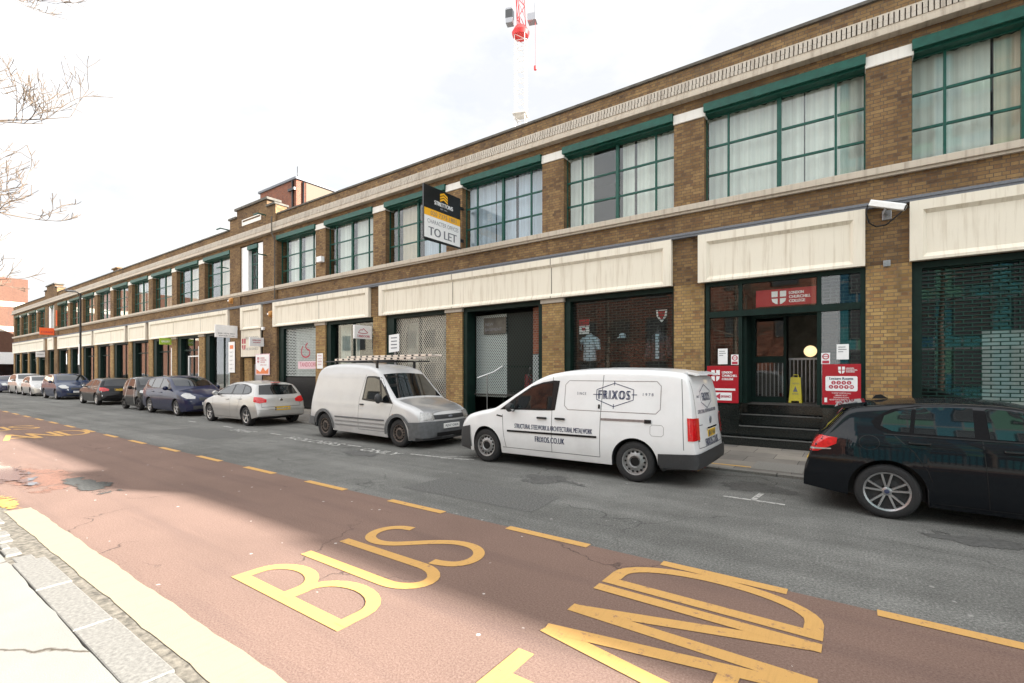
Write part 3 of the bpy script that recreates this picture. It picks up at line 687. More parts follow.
# ------------------------------------------------------------------ shopfronts
def frame_box(mb, x0, x1, y0, y1, z0, z1, t):
    mb.box(x0, x0 + t, y0, y1, z0, z1); mb.box(x1 - t, x1, y0, y1, z0, z1)
    mb.box(x0 + t, x1 - t, y0, y1, z1 - t, z1); mb.box(x0 + t, x1 - t, y0, y1, z0, z0 + t)
def shopfront(x0, x1, stall=.7, mullions=(), transom=3.1, mat='dark_green', glass=True, left=.16):
    m = MB(); z0, z1 = .06, 3.83
    m.box(x0, x0 + left, F + .06, F + .34, z0, 3.96); m.box(x1 - .05, x1, F + .06, F + .34, z0, 3.96)
    m.box(x0 + left, x1 - .05, F + .06, F + .34, z1, 3.955)
    m.box(x0 + left, x1 - .05, F + .20, F + .34, z0, stall)
    if transom: m.box(x0 + left, x1 - .05, F + .22, F + .30, transom - .04, transom + .04)
    for q in mullions: m.box(q - .04, q + .04, F + .221, F + .301, stall, z1)
    o = m.build('shopfront', mat, wh)
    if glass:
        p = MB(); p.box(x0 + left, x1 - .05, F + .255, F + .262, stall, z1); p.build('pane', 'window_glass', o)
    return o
def sheet_part(parent, name, mat, x0, x1, y, z0, z1, t=.012):
    m = MB(); m.box(x0, x1, y, y + t, z0, z1); return m.build(name, mat, parent)

# bay behind the dark car: perforated green shutter over glass
s = shopfront(.9, 4.15, .5, (), None); sheet_part(s, 'shutter', 'green_grille', 1.06, 4.1, F + .20, .5, 3.83, .004)
sheet_part(s, 'blind', 'pale_interior', 2.0, 4.0, F + .5, .5, 2.55); 
s = shopfront(4.9, 8.15, .5, (), None); sheet_part(s, 'shutter', 'green_grille', 5.06, 8.1, F + .20, .5, 3.83, .004)
# clothes shop window
s = shopfront(-7.11, -3.85, .9, (), None, 'dark_green', True, .2); sheet_part(s, 'shutter', 'dark_grille', -6.9, -3.9, F + .20, .9, 3.83, .004)
# deep entrance with mesh shutters
m = MB(); m.box(-11.11, -10.93, F + .06, F + .5, .06, 3.96); m.box(-8.02, -7.86, F + .06, F + .3, .06, 3.96); m.box(-10.93, -8.02, F + .06, F + .3, 3.82, 3.955)
m.box(-10.93, -8.02, F + .5, F + 2.6, .03, .06); m.box(-10.05, -9.97, F + .9, F + .98, .06, 3.8); m.box(-10.93, -8.02, F + 1.9, F + 1.95, 1.9, 2.0)
s = m.build('shopfront', 'dark_green', wh)
sheet_part(s, 'shutter', 'pale_lattice', -10.88, -9.55, F + .50, .9, 3.7, .004); sheet_part(s, 'shutter', 'grey_lattice', -8.4, -8.03, F + .32, .2, 2.3, .004)
sheet_part(s, 'shutter', 'black_lattice', -9.54, -8.42, F + .5, .9, 3.7, .004)
m = MB(); m.box(-10.5, -9.55, F + .44, F + .47, 3.05, 3.6); nb = m.build('notice_panel', 'coping', s)
m = MB(); letters(m, 'NEW', -10.25, 3.38, .34, .10, facade(F + .436)); letters(m, 'BASEMENT', -10.08, 3.2, .72, .10, facade(F + .436)); m.build('lettering', 'ink_grey', nb)
m = MB(); m.box(-8.4, -8.03, F + .335, F + .36, 2.32, 3.8); m.build('brick_return', 'red_brick', s)
m = MB(); m.tube([(-10.5, F + .1, 1.55), (-10.0, F + .35, 1.75), (-9.7, F + .45, 1.95)], .022); m.tube([(-10.2, F + .25, 1.65), (-10.2, F + .25, .06)], .018); tag(m.build('handrail', 'silver_metal', None), 'bent metal handrail at the left side of the dark recessed entrance', 'handrail', 'handrails of the recessed entrance')
m = MB(); m.tube([(-8.62, F + .5, 1.9), (-8.75, F + .6, 1.65), (-8.62, F + .8, 1.45)], .02); m.tube([(-8.62, F + .8, 1.45), (-8.62, F + .8, .06)], .018); tag(m.build('handrail', 'silver_metal', None), 'bent metal handrail at the right side of the dark recessed entrance', 'handrail', 'handrails of the recessed entrance')
m = MB(); m.lathe([(0, .06), (.14, .06), (.14, 1.25), (.1, 1.32), (0, 1.34)], (-9.15, F + 1.2, .35), n=20); tag(m.build('waste_bin', 'sign_red', None), 'slim red bin inside the dark recessed entrance', 'bin')
# cream lattice bay
s = shopfront(-15.1, -11.86, .6, (-13.4,), None, 'dark_green', True, .42); sheet_part(s, 'shutter', 'cream_lattice', -14.68, -11.9, F + .20, .6, 3.83, .004)
sheet_part(s, 'inner_panel', 'pale_interior', -14.6, -14.0, F + .7, 1.4, 3.7)
# curtained bay behind the roof ladder
s = shopfront(-19.1, -15.85, .6, (-17.4,), None, 'dark_green', True, .3)
m = MB()
for a, b in ((-18.6, -17.9), (-17.75, -17.3)):
    n = 14; pts = [(a + (b - a) * i / n, F + .45 + .03 * math.sin(i * 2.)) for i in range(n + 1)]
    m.add([(x, y, z) for z in (.6, 3.8) for x, y in pts], [(i, i + 1, n + 2 + i, n + 1 + i) for i in range(n)], True)
m.build('curtain', 'pale_interior', s)
# pale perforated shutter with a red emblem
s = shopfront(-23.06, -19.85, .5, (), None, 'dark_green', False, .42)
sheet_part(s, 'shutter', 'pale_grille', -22.64, -19.9, F + .20, 1.55, 3.83, .004); sheet_part(s, 'inner_panel', 'pale_interior', -22.0, -19.95, F + .34, 1.55, 3.8)
m = MB()
ribbon(m, smooth_pts([(-21.2, 2.95), (-21.35, 2.72), (-21.25, 2.5), (-20.95, 2.42), (-20.65, 2.5), (-20.6, 2.75), (-20.85, 2.8), (-21.0, 2.95), (-20.8, 3.1)]), .07, lambda u, v, z: (u, z, v), F + .19)
m.build('emblem', 'ink_red', s)
m = MB(); m.box(-21.6, -19.95, F + .192, F + .198, 1.9, 2.25); pk = m.build('pink_band', 'sign_pink', s)
m = MB(); letters(m, 'TANDOORI', -20.8, 2.1, 1.3, .2, facade(F + .188)); m.build('lettering', 'ink_red', pk)
sheet_part(s, 'lower_board', 'black_paint', -22.64, -19.9, F + .15, .1, 1.5)
# gable doorway
m = MB(); m.box(-26.66, -24.4, F + .18, F + .3, .06, 1.2); frame_box(m, -26.66, -24.4, F + .10, F + .3, .06, 2.6, .08)
s = m.build('shopfront', 'dark_green', wh)
m = MB(); m.box(-25.75, -24.95, F + .2, F + .26, .1, 2.15); m.build('door', 'grey_metal', s)
m = MB(); m.box(-26.6, -25.8, F + .1, F + .4, .06, 2.5); m.build('brick_return', 'lower_brick', s)
# far shopfronts
g = random.Random(4)
def far_bay(x0, x1, style):
    s = shopfront(x0, x1, .5 + .2 * (style % 2), ((x0 + x1) / 2 + .3,), 3.1 if style % 3 else None, 'dark_green', True, .5)
    if style in (0, 3): sheet_part(s, 'inner_panel', 'pale_interior', (x0 + x1) / 2, x1 - .1, F + .6, .6, 3.4)
    if style in (1,):
        m = MB(); frame_box(m, x0 + 1.2, x1 - .35, F + .19, F + .25, .3, 2.75, .07); m.build('door_frame', 'white_paint', s)
        m = MB(); m.box(x1 - .34, x1 - .06, F + .10, F + .25, .3, 3.3); m.build('side_panel', 'white_paint', s)
    if style == 2:
        m = MB(); m.box(x1 - .4, x1 - .06, F + .10, F + .25, .3, 3.3); m.build('side_panel', 'white_paint', s)
        sheet_part(s, 'inner_panel', 'pale_interior', x0 + 1.3, x1 - .5, F + .6, .6, 3.4)
for (a, b, st) in [(-31.1, -27.85, 3), (-35.07, -31.85, 1), (-39.04, -35.82, 2), (-43.0, -39.79, 4), (-46.98, -43.76, 0), (-50.95, -47.73, 4), (-54.92, -51.7, 5), (-58.9, -55.67, 3), (-62.86, -59.64, 0), (-66.5, -64.1, 5), (-70.88, -67.65, 4), (-74.85, -71.63, 4), (-78.8, -75.6, 5), (-82.1, -79.55, 4)]: far_bay(a, b, st)

# the college entrance
EN = MB(); xa, xb = -3.10, .15
G1 = F + .02
EN.box(xa + .03, xa + .12, G1, G1 + .12, .98, 3.96); EN.box(xb - .09, xb - .001, G1, G1 + .12, .98, 3.96)
EN.box(xa + .12, xb - .09, G1, G1 + .12, 3.86, 3.958)
for z, h in ((3.16, .075), (1.0, .04)):
    if z > 2: EN.box(xa + .12, xb - .09, G1 - .03, G1 + .13, z - h, z + h)
EN.box(xa + .12, -2.30, G1, G1 + .12, .96, 1.02); EN.box(-.66, xb - .09, G1, G1 + .12, .96, 1.02)
EN.box(-2.32, -2.24, G1 + .001, G1 + .121, 1.02, 3.09); EN.box(-.72, -.64, G1 + .001, G1 + .121, 1.02, 3.09)
EN.box(-2.32, -2.24, G1 + .001, G1 + .121, 3.23, 3.86); EN.box(-.72, -.64, G1 + .001, G1 + .121, 3.23, 3.86)
# recess: door wall
D2 = F + .85
EN.box(-2.24, -2.16, G1 + .13, D2, 1.0, 3.6); EN.box(-2.16, -2.08, D2, D2 + .08, 1.0, 3.2); EN.box(-1.46, -1.40, D2, D2 + .08, 1.0, 3.2); EN.box(-2.08, -1.46, D2, D2 + .08, 3.08, 3.2)
EN.box(-2.08, -1.46, D2, D2 + .08, 1.0, 1.14); EN.box(-2.08, -1.46, D2, D2 + .08, 1.98, 2.14); EN.box(-1.40, -.64, D2, D2 + .08, 3.1, 3.22)
EN.box(-2.16, -.5, D2 + .001, D2 + .06, 3.22, 3.9)
en = EN.build('shopfront', 'dark_green', wh)
m = MB(); m.box(xa + .12, -2.32, G1 + .05, G1 + .056, 1.02, 3.09); m.box(-.64, xb - .09, G1 + .05, G1 + .056, 1.02, 3.09); m.box(xa + .12, xb - .09, G1 + .05, G1 + .056, 3.24, 3.86); m.box(-2.08, -1.46, D2 + .03, D2 + .036, 1.14, 3.08); m.build('pane', 'window_glass', en)
m = MB()
for a, b, z0, z1 in ((xa + .13, -2.33, 1.05, 3.05), (-.63, xb - .1, 1.05, 3.05), (xa + .13, -2.33, 3.25, 3.85), (-.63, xb - .1, 3.25, 3.85)):
    m.box(a, b, G1 + .10, G1 + .104, z0, z1)
m.build('shutter', 'dark_grille', en)
m = MB()
for i in range(9): m.box(-1.38 + i * .085, -1.36 + i * .085, D2 + .5, D2 + .52, 1.0, 2.05)
m.box(-1.4, -.6, D2 + .5, D2 + .52, 2.05, 2.1)
for i in range(7): m.box(-2.04 + i * .09, -2.02 + i * .09, D2 + .1, D2 + .12, 1.15, 1.97)
m.build('inner_railing', 'grey_metal', en)
sheet_part(en, 'inner_panel', 'coping', -1.5, -.4, D2 + 1.5, 1.0, 3.4)
m = MB()
for i, (z0, z1, y) in enumerate(((.03, .235, 12.28), (.235, .475, 12.58), (.475, .73, 12.86), (.73, .985, 13.14))):
    m.box(-3.1 if i == 0 else -2.3, -.62 if i else .15, y, 13.5 if i else 12.6, z0, z1 - .02)
m.box(-3.1, -2.305, 12.62, 13.5, .235, .96); m.box(-.615, .15, 12.62, 13.5, .235, .96)
st = m.build('entrance_steps', 'black_stone', wh)
m = MB()
for i, (z1, y) in enumerate(((.235, 12.28), (.475, 12.58), (.73, 12.86), (.985, 13.14))): m.box(-3.1 if i == 0 else -2.3, -.62 if i else .15, y - .012, y + .05, z1 - .019, z1 + .004)
m.build('nosing', 'step_edge', st)
# plinths under the shop windows
for a, b in ((-7.11, -3.85), (.9, 4.15), (-15.1, -11.86), (-19.1, -15.85)): m = MB(); m.box(a, b, F + .07, F + .19, .03, .45); m.build('stall_riser', 'black_stone', wh)

# ------------------------------------------------------------------ signs and things on the front
def shield(mb, cx, cz, w, h, fn):
    for sx in (-1, 1):
        mb.add([fn(cx + sx * w * .08, cz + h * .06), fn(cx + sx * w * .5, cz + h * .06), fn(cx + sx * w * .5, cz + h * .5), fn(cx + sx * w * .08, cz + h * .5)], [(0, 1, 2, 3)])
        mb.add([fn(cx + sx * w * .08, cz - h * .06), fn(cx + sx * w * .5, cz - h * .06), fn(cx + sx * w * .44, cz - h * .3), fn(cx + sx * w * .2, cz - h * .48), fn(cx + sx * w * .08, cz - h * .5)], [(0, 1, 2, 3, 4)])
def flat_board(name, x0, x1, z0, z1, mat, label, cat, Y=F - .02, t=.02, group=None):
    m = MB(); m.box(x0, x1, Y, Y + t, z0, z1, .003); o = m.build(name, mat); return tag(o, label, cat, group)
YB = F - .022
def college_lines(mb, x, z, w, h, fn):
    for i, s_ in enumerate(('LONDON', 'CHURCHILL', 'COLLEGE')):
        ww = w * (.68, 1., .75)[i]; letters(mb, s_, x + ww / 2, z - i * h * 1.45, ww, h, fn, 1., .004)
b = flat_board('college_sign', -3.03, -2.31, 1.0, 1.9, 'sign_red', 'red college sign with a white arrow box at the left of the entrance steps', 'sign')
m = MB(); fn = facade(YB); shield(m, -2.83, 1.66, .2, .27, fn); college_lines(m, -2.68, 1.74, .34, .055, fn)
m.add([fn(-2.98, 1.30), fn(-2.38, 1.30), fn(-2.38, 1.35), fn(-2.98, 1.35)], [(0, 1, 2, 3)]); m.add([fn(-2.86, 1.06), fn(-2.46, 1.06), fn(-2.46, 1.25), fn(-2.86, 1.25)], [(0, 1, 2, 3)]); m.build('lettering', 'white_board', b)
m = MB(); fn = facade(YB - .002); m.add([fn(-2.83, 1.155), fn(-2.72, 1.08), fn(-2.72, 1.23)], [(0, 1, 2)]); letters(m, 'ENTRANCE', -2.59, 1.155, .22, .06, fn, 1, .003); m.build('arrow', 'ink_red', b)
b = flat_board('college_sign', -.62, .07, 1.04, 1.92, 'sign_red', 'red lecture room sign with a white box of numbers right of the entrance steps', 'sign')
m = MB(); fn = facade(YB); shield(m, -.27, 1.79, .12, .15, fn); college_lines(m, -.19, 1.83, .20, .026, fn)
m.add([fn(-.54, 1.34), fn(-.01, 1.34), fn(.01, 1.36), fn(.01, 1.64), fn(-.01, 1.66), fn(-.54, 1.66), fn(-.56, 1.64), fn(-.56, 1.36)], [tuple(range(8))])
for i, s_ in enumerate(('STUDENT COMMON HALL', 'LIBRARY & ICT', 'TRAINING ROOMS', 'RECEPTION & INFORMATION', 'FIRST FLOOR')): letters(m, s_, -.275, 1.295 - i * .048, (.34, .22, .28, .42, .2)[i], .028, fn)
m.box(-.58, -.53, YB - .001, YB + .001, 1.09, 1.19); m.box(-.03, .02, YB - .001, YB + .001, 1.09, 1.17); m.build('lettering', 'white_board', b)
m = MB(); fn2 = facade(YB - .0035)
letters(m, 'Lecture Rooms', -.275, 1.61, .42, .055, facade(YB - .002), 1, .003); m.build('heading', 'ink_navy', b)
m = MB(); q = MB()
for r, s_, z in ((0, '2 3 4 5', 1.52), (1, '6 7 8 9 10', 1.43)):
    L_ = s_.split(); 
    for i, ch in enumerate(L_):
        cx = -.275 + (i - (len(L_) - 1) / 2) * .092
        m.add([(cx + .041 * math.cos(a), YB - .002, z + .041 * math.sin(a)) for a in [2 * math.pi * k_ / 20 for k_ in range(20)]], [tuple(range(20))])
        letters(q, ch, cx, z, .022 * len(ch), .04, fn2, 1, .002)
dm = m.build('number_disc', 'ink_red', b); q.build('number', 'white_board', dm)
b = flat_board('college_sign', -1.96, -.74, 3.29, 3.68, 'sign_red', 'long red college nameboard over the entrance door', 'sign', F + .16)
m = MB(); fn = facade(F + .157); shield(m, -1.48, 3.48, .3, .3, fn); college_lines(m, -1.27, 3.575, .42, .065, fn); m.build('lettering', 'white_board', b)
for x0, x1, z0, z1, lb in ((-2.78, -2.56, 1.94, 2.32, 'white paper notice above the red arrow sign'), (-.36, -.14, 2.02, 2.35, 'white paper notice above the red lecture room sign')):
    b = flat_board('paper_notice', x0, x1, z0, z1, 'white_board', lb, 'notice', F + .012, .004, 'paper notices')
    m = MB()
    for i in range(3): m.box(x0 + .03, x0 + (.16, .18, .12)[i], F + .010, F + .0115, z1 - .07 - i * .05, z1 - .055 - i * .05)
    m.build('lettering', 'ink_grey', b)
for x0, lb in ((-2.48, 'small no smoking notice beside the arrow sign, left of the door'), (-.64, 'small no smoking notice above the lecture room sign')):
    b = flat_board('no_smoking_notice', x0, x0 + .165, 1.925, 2.17, 'white_board', lb, 'notice', F + .012, .004, 'no smoking notices')
    m = MB(); m.lathe([(.045, 0), (.065, 0), (.065, .002), (.045, .002), (.045, 0)], (x0 + .083, F + .009, 2.09), 'y', 20, False); m.box(x0 + .02, x0 + .145, F + .009, F + .0115, 1.94, 2.0); m.box(x0 + .04, x0 + .125, F + .009, F + .0112, 2.082, 2.096); m.build('symbol', 'ink_red', b)
m = MB(); m.sphere((-.93, F + 1.3, 2.26), .14); m.box(-.97, -.89, F + 1.40, F + 1.5, 2.2, 2.3); tag(m.build('globe_lamp', 'lamp_glass'), 'round cream wall globe in the dark entrance hall', 'lamp')
for n_ in M['lamp_glass'].node_tree.nodes:
    if n_.type == 'BSDF_PRINCIPLED': n_.inputs['Emission Color'].default_value = (1, .72, .36, 1); n_.inputs['Emission Strength'].default_value = .22
# wet floor sign
wf = empty('wet_floor_sign', (-1.22, F + 1.05, 1.0), 0, 'yellow folding wet floor board on the entrance landing', 'warning sign')
for sgn in (-1, 1):
    m = MB(); a = .12 * sgn
    vs = []
    for y_, dy in ((-.008, 0), (.008, 0)):
        for x_, z_ in ((-.14, 0), (-.09, 0), (-.08, .05), (.08, .05), (.09, 0), (.14, 0), (.105, .62), (-.105, .62)): vs.append((x_, y_ + a * (1 - z_ / .62), z_))
    m.add(vs, [tuple(range(8)), tuple(range(15, 7, -1))] + [(i, i + 8, (i + 1) % 8 + 8, (i + 1) % 8) for i in range(8)])
    pn = m.build('panel', 'safety_yellow', wf, local=True)
    if sgn < 0:
        m = MB(); fy = lambda u, v, e=0.: (u, -.12 * (1 - v / .62) - .012, v)
        letters(m, 'CAUTION', 0, .47, .14, .04, fy); letters(m, 'WET FLOOR', 0, .22, .14, .04, fy); m.add([fy(-.05, .27), fy(.05, .27), fy(.0, .41)], [(0, 1, 2)]); m.build('symbol', 'ink_grey', pn, local=True)
m = MB(); m.tube([(-.06, 0, .62), (-.05, 0, .68), (.05, 0, .68), (.06, 0, .62)], .012); m.build('handle', 'safety_yellow', wf, local=True)

# estate agent's board
X0 = -11.02
tl = empty('letting_board', (X0, 12.45, 5.95), 0, 'black, orange and white letting board projecting from a brick pier, TO LET in large letters', 'sign')
m = MB(); m.box(X0 - .06, X0 + .0, 10.70, 12.42, 5.95, 7.66, .004); bd = m.build('board', 'black_board', tl)
fn = plusx(X0 + .004)
m = MB(); m.add([fn(10.72, 6.0), fn(12.40, 6.0), fn(12.40, 6.70), fn(10.72, 6.70)], [(0, 1, 2, 3)]); m.build('white_field', 'white_board', bd)
m = MB(); m.add([fn(10.72, 6.70), fn(12.40, 6.70), fn(12.40, 6.93), fn(10.72, 6.93)], [(0, 1, 2, 3)])
fn = plusx(X0 + .006)
for i in range(3):
    z = 7.33 + i * .09; m.add([fn(11.42, z - .05), fn(11.60, z + .03), fn(11.78, z - .05), fn(11.78, z + .015), fn(11.60, z + .09), fn(11.42, z + .015)], [(0, 1, 2, 3, 4, 5)])
m.build('orange_band', 'board_yellow', bd)
m = MB(); letters(m, 'STRETTONS', 11.6, 7.19, .86, .13, fn, 1, .008); letters(m, 'EST. 1931', 11.6, 7.05, .3, .04, fn); m.build('white_lettering', 'white_board', bd)
m = MB(); letters(m, '020 7375 1801', 11.6, 6.815, 1.2, .13, fn, 1.05); letters(m, 'CHARACTER OFFICES', 11.58, 6.54, 1.45, .13, fn); letters(m, 'TO LET', 11.56, 6.23, 1.3, .27, fn, 1, .012); m.build('dark_lettering', 'ink_grey', bd)
m = MB(); m.box(X0 - .055, X0 - .005, 12.42, 12.60, 6.2, 6.3); m.box(X0 - .055, X0 - .005, 12.42, 12.60, 7.3, 7.4); m.tube([(X0 - .03, 12.5, 5.97), (X0 - .03, 10.75, 5.93)], .02); m.build('bracket', 'black_paint', tl)

def proj_sign(x, y0, y1, z0, z1, mat, label, lines=(), lmat='ink_grey'):
    e = empty('projecting_sign', (x, F, z0), 0, label, 'sign')
    m = MB(); m.box(x - .08, x, y0, y1, z0, z1, .006); b = m.build('board', mat, e)
    m = MB(); fn = plusx(x + .004); cy = (y0 + y1) / 2; w = y1 - y0; h = z1 - z0
    for t_, f, hh, ww in lines: letters(m, t_, cy, z0 + h * f, w * ww, h * hh, fn, 1, .004)
    if lines: m.build('lettering', lmat, b)
    m = MB(); m.box(x - .06, x - .02, y1, F + .02, z0 + h * .7, z0 + h * .8); m.box(x - .06, x - .02, y1, F + .02, z0 + h * .2, z0 + h * .3); m.build('bracket', 'grey_metal', e)
    return e
e = proj_sign(-26.9, 11.40, 12.5, 3.56, 4.20, 'white_board', 'large white projecting sign with two lines of small text above the narrow white panel', [('020 7375 0011', .32, .1, .75), ('www.studio-e1.com', .14, .09, .7)])
proj_sign(-24.17, 11.80, 12.5, 3.02, 3.46, 'white_board', 'small white projecting sign over the gable doorway', [('LONDON SCHOOL', .68, .14, .6), ('ENQUIRIES', .42, .12, .5)], 'ink_red')
e = proj_sign(-15.8, 11.67, 12.5, 3.05, 3.58, 'white_board', 'white projecting sign with a red drawn emblem, beside the cream lattice shutter', [('TANDOORI', .2, .17, .7)], 'ink_red')
m = MB(); ribbon(m, smooth_pts([(11.85, 3.28), (11.95, 3.42), (12.05, 3.38), (12.08, 3.48), (12.2, 3.36), (12.33, 3.3), (12.1, 3.26), (11.85, 3.28)]), .025, lambda u, v, z: (z, u, v), -15.8 + .005); m.build('emblem', 'ink_red', e)
proj_sign(-35.6, 11.86, 12.5, 3.48, 3.89, 'green_board', 'small lime green projecting sign', [('GALLERY', .5, .3, .7)], 'white_board')
proj_sign(-63.8, 11.44, 12.5, 5.35, 6.02, 'orange_board', 'bright orange projecting sign high on the far gable', [('STORAGE', .4, .25, .8)], 'ink_red')
proj_sign(-67.45, 11.83, 12.5, 3.26, 3.82, 'white_board', 'white projecting sign low on the far end of the warehouse', [('STUDIO', .5, .2, .7)])
m = MB(); m.box(-62.9, -62.75, 12.42, 12.5, 6.2, 7.7, .01); tag(m.build('banner', 'orange_board'), 'narrow orange banner hanging beside the far gable window', 'banner')
b = flat_board('wall_poster', -24.98, -23.62, 1.6, 2.66, 'sign_pink', 'pink poster with an orange foot on the brick pier right of the gable doorway', 'poster', F - .11)
m = MB(); m.box(-24.93, -23.67, F - .114, F - .111, 1.64, 2.62); wp = m.build('paper', 'white_board', b)
m = MB(); fn = facade(F - .116)
m.add([fn(-24.9, 1.66), fn(-23.7, 1.66), fn(-23.7, 1.95), fn(-24.0, 1.8), fn(-24.25, 2.0), fn(-24.5, 1.75), fn(-24.9, 1.9)], [tuple(range(7))]); m.build('orange_foot', 'ink_orange', wp)
m = MB(); college_lines(m, -24.5, 2.45, .6, .07, fn); shield(m, -24.7, 2.35, .2, .3, fn); letters(m, 'OPEN DAY', -24.2, 2.1, .6, .07, fn); m.build('lettering', 'ink_red', wp)
b = flat_board('wall_panel', -27.9, -27.2, 1.72, 3.38, 'white_board', 'tall narrow white tenant panel on the brick pier left of the gable doorway', 'sign', F - .11)
m = MB(); fn = facade(F - .113); m.add([fn(-27.75, 3.0), fn(-27.35, 3.0), fn(-27.35, 3.2), fn(-27.75, 3.2)], [(0, 1, 2, 3)]); m.build('orange_block', 'ink_orange', b)
m = MB()
for i, s_ in enumerate(('UNIT 1', 'UNIT 2', 'UNIT 3', 'UNIT 4', 'UNIT 5')): letters(m, s_, -27.55, 2.82 - i * .22, .4, .07, fn)
m.build('lettering', 'ink_grey', b)
b = flat_board('door_sign', -26.62, -24.62, 2.55, 3.95, 'cream_render', 'cream sign panel with dark and red lettering over the gable doorway', 'sign', F - .06, .06)
m = MB(); fn = facade(F - .063)
for z, s_ in ((3.52, 'CREATIVE STUDIO'), (2.95, 'THE BUSINESS')): letters(m, s_, -25.5, z, 1.4, .13, fn)
m.build('dark_lettering', 'ink_grey', b)
m = MB(); shield(m, -26.3, 3.2, .4, .6, fn); m.build('emblem', 'ink_red', b)
b = flat_board('wall_notice', -19.72, -19.28, 1.9, 2.58, 'white_board', 'small white notice with pink text on the ground floor pier beside the perforated shutter', 'notice', F - .022)
m = MB(); fn = facade(F - .025)
for i in range(4): letters(m, ('MENU', 'LUNCH', 'DINNER', 'TAKEAWAY')[i], -19.5, 2.48 - i * .13, .3, .07, fn)
m.build('lettering', 'ink_red', b)
# alarm boxes
for x, z, mt, lb in ((-27.6, 5.6, 'amber_plastic', 'amber alarm box high on the brickwork left of the gable window'), (-23.5, 4.6, 'amber_plastic', 'amber alarm box beside the end of the long cream panel, right of the gable')):
    m = MB(); m.sphere((x, F - .15, z), (.12, .10, .15), 14, 10); m.box(x - .12, x + .12, F - .10, F - .04, z - .17, z + .17, .01); a = tag(m.build('alarm_box', mt), lb, 'alarm', 'alarm boxes')
    m = MB(); m.box(x - .08, x + .02, F - .255, F - .245, z - .04, z + .04); m.build('badge', 'white_board', a)
m = MB(); m.box(-24.35, -24.15, F - .16, F - .05, 3.85, 4.0, .02); tag(m.build('lamp_box', 'white_board'), 'tiny white lamp box on the brick pier right of the gable', 'lamp')
m = MB(); m.box(-19.5, -19.15, F - .2, F - .01, 6.6, 6.85, .02); tag(m.build('junction_box', 'white_board'), 'small white box on an upper pier between two windows', 'box')
# security camera
cc = empty('security_camera', (.5, F, 5.1), 0, 'white security camera with a looped black cable on the pier by the entrance', 'camera')
d = Vector((1, -.15, -.40)).normalized(); p0 = Vector((.22, F - .28, 5.21)); p1 = p0 + d * .60
m = MB(); u = Vector((0, 0, 1)); sd = d.cross(u).normalized(); up = sd.cross(d)
def obox(mb, p0, p1, w, h):
    vs = [p + sd * a * w + up * b_ * h for p in (p0, p1) for a, b_ in ((-1, -1), (1, -1), (1, .6), (.7, 1), (-.7, 1), (-1, .6))]
    mb.add(vs, [tuple(range(6)), tuple(range(11, 5, -1))] + [(i, (i + 1) % 6, 6 + (i + 1) % 6, 6 + i) for i in range(6)])
obox(m, p0, p1, .062, .06); m.build('housing', 'white_paint', cc)
m = MB(); obox(m, p1 + d * .001, p1 + d * .02, .05, .045); m.build('lens', 'black_paint', cc)
m = MB(); m.tube([p0 + d * .3 - up * .07, p0 + d * .3 - up * .16, (.5, F, 4.98)], .025); m.box(.42, .58, F - .03, F, 4.88, 5.08, .01); m.build('bracket', 'grey_metal', cc)
m = MB(); m.tube(smooth_pts([tuple(p0 + up * -.03), (.16, F - .28, 5.0), (.2, F - .2, 4.78), (.38, F - .1, 4.70), (.58, F - .08, 4.80), (.72, F - .06, 5.0), (.86, F - .04, 5.08)]) if False else [(.18, F - .30, 5.17), (.155, F - .28, 5.0), (.20, F - .22, 4.82), (.32, F - .14, 4.74), (.48, F - .09, 4.76), (.62, F - .07, 4.88), (.76, F - .06, 5.02), (.88, F - .05, 5.08)], .014); m.build('cable', 'black_paint', cc)
m = MB(); m.box(.44, .56, F - .03, F, 3.92, 4.05, .008); tag(m.build('junction_box', 'grey_metal'), 'small grey box low on the pier under the security camera', 'box')

# clothes shop display
def torso(name, x, z, mat, label, cat, y=F + .47, sl=.28, open_=False):
    e = empty(name, (x, y, .9), 0, label, cat, 'clothes on display in the shop window')
    m = MB(); prof = [(.20, .10, 0.), (.215, .115, .12), (.19, .10, .35), (.205, .12, .52), (.22, .12, .64), (.15, .09, .74), (.065, .06, .79), (.06, .055, .82)]
    n = 20; vs = [(a * math.cos(2 * math.pi * k_ / n), b_ * math.sin(2 * math.pi * k_ / n), z - .9 + h) for a, b_, h in prof for k_ in range(n)]
    m.add(vs, [(i * n + k_, i * n + (k_ + 1) % n, (i + 1) * n + (k_ + 1) % n, (i + 1) * n + k_) for i in range(len(prof) - 1) for k_ in range(n)], True)
    bd_ = m.build('shirt', mat, e, local=True)
    for sx in (-1, 1):
        m = MB(); m.tube([(sx * .17, 0, z - .9 + .66), (sx * .25, -.01, z - .9 + .60), (sx * (.27 + sl * .1), -.02, z - .9 + .60 - sl)], [.075, .08, .07], 12); m.build('sleeve', mat, e, local=True)
    m = MB(); m.lathe([(.045, .80), (.05, .90), (.03, .95), (0, .96)], (0, 0, z - .9), n=14); m.lathe([(.02, -.9), (.02, 0)], (0, 0, z - .02 - .0), n=8) if False else None; m.lathe([(.018, 0), (.018, z - .9)], (0, 0, 0), n=8); m.lathe([(0, .012), (.17, .012), (.17, 0)], n=16); m.build('stand', 'trim_plastic', e, local=True)
    if open_:
        m = MB(); m.box(-.05, .05, -.135, -.12, z - .9 + .05, z - .9 + .74); m.build('tie_panel', 'cloth_blue', e, local=True)
torso('dressed_form', -6.48, 2.08, 'cloth_blue', 'pale blue short sleeved shirt on a stand in the shop window', 'shop dummy')
torso('dressed_form', -4.4, 2.05, 'cloth_dark', 'dark jacket over a pale blue shirt on a stand in the shop window', 'shop dummy', sl=.5, open_=True)
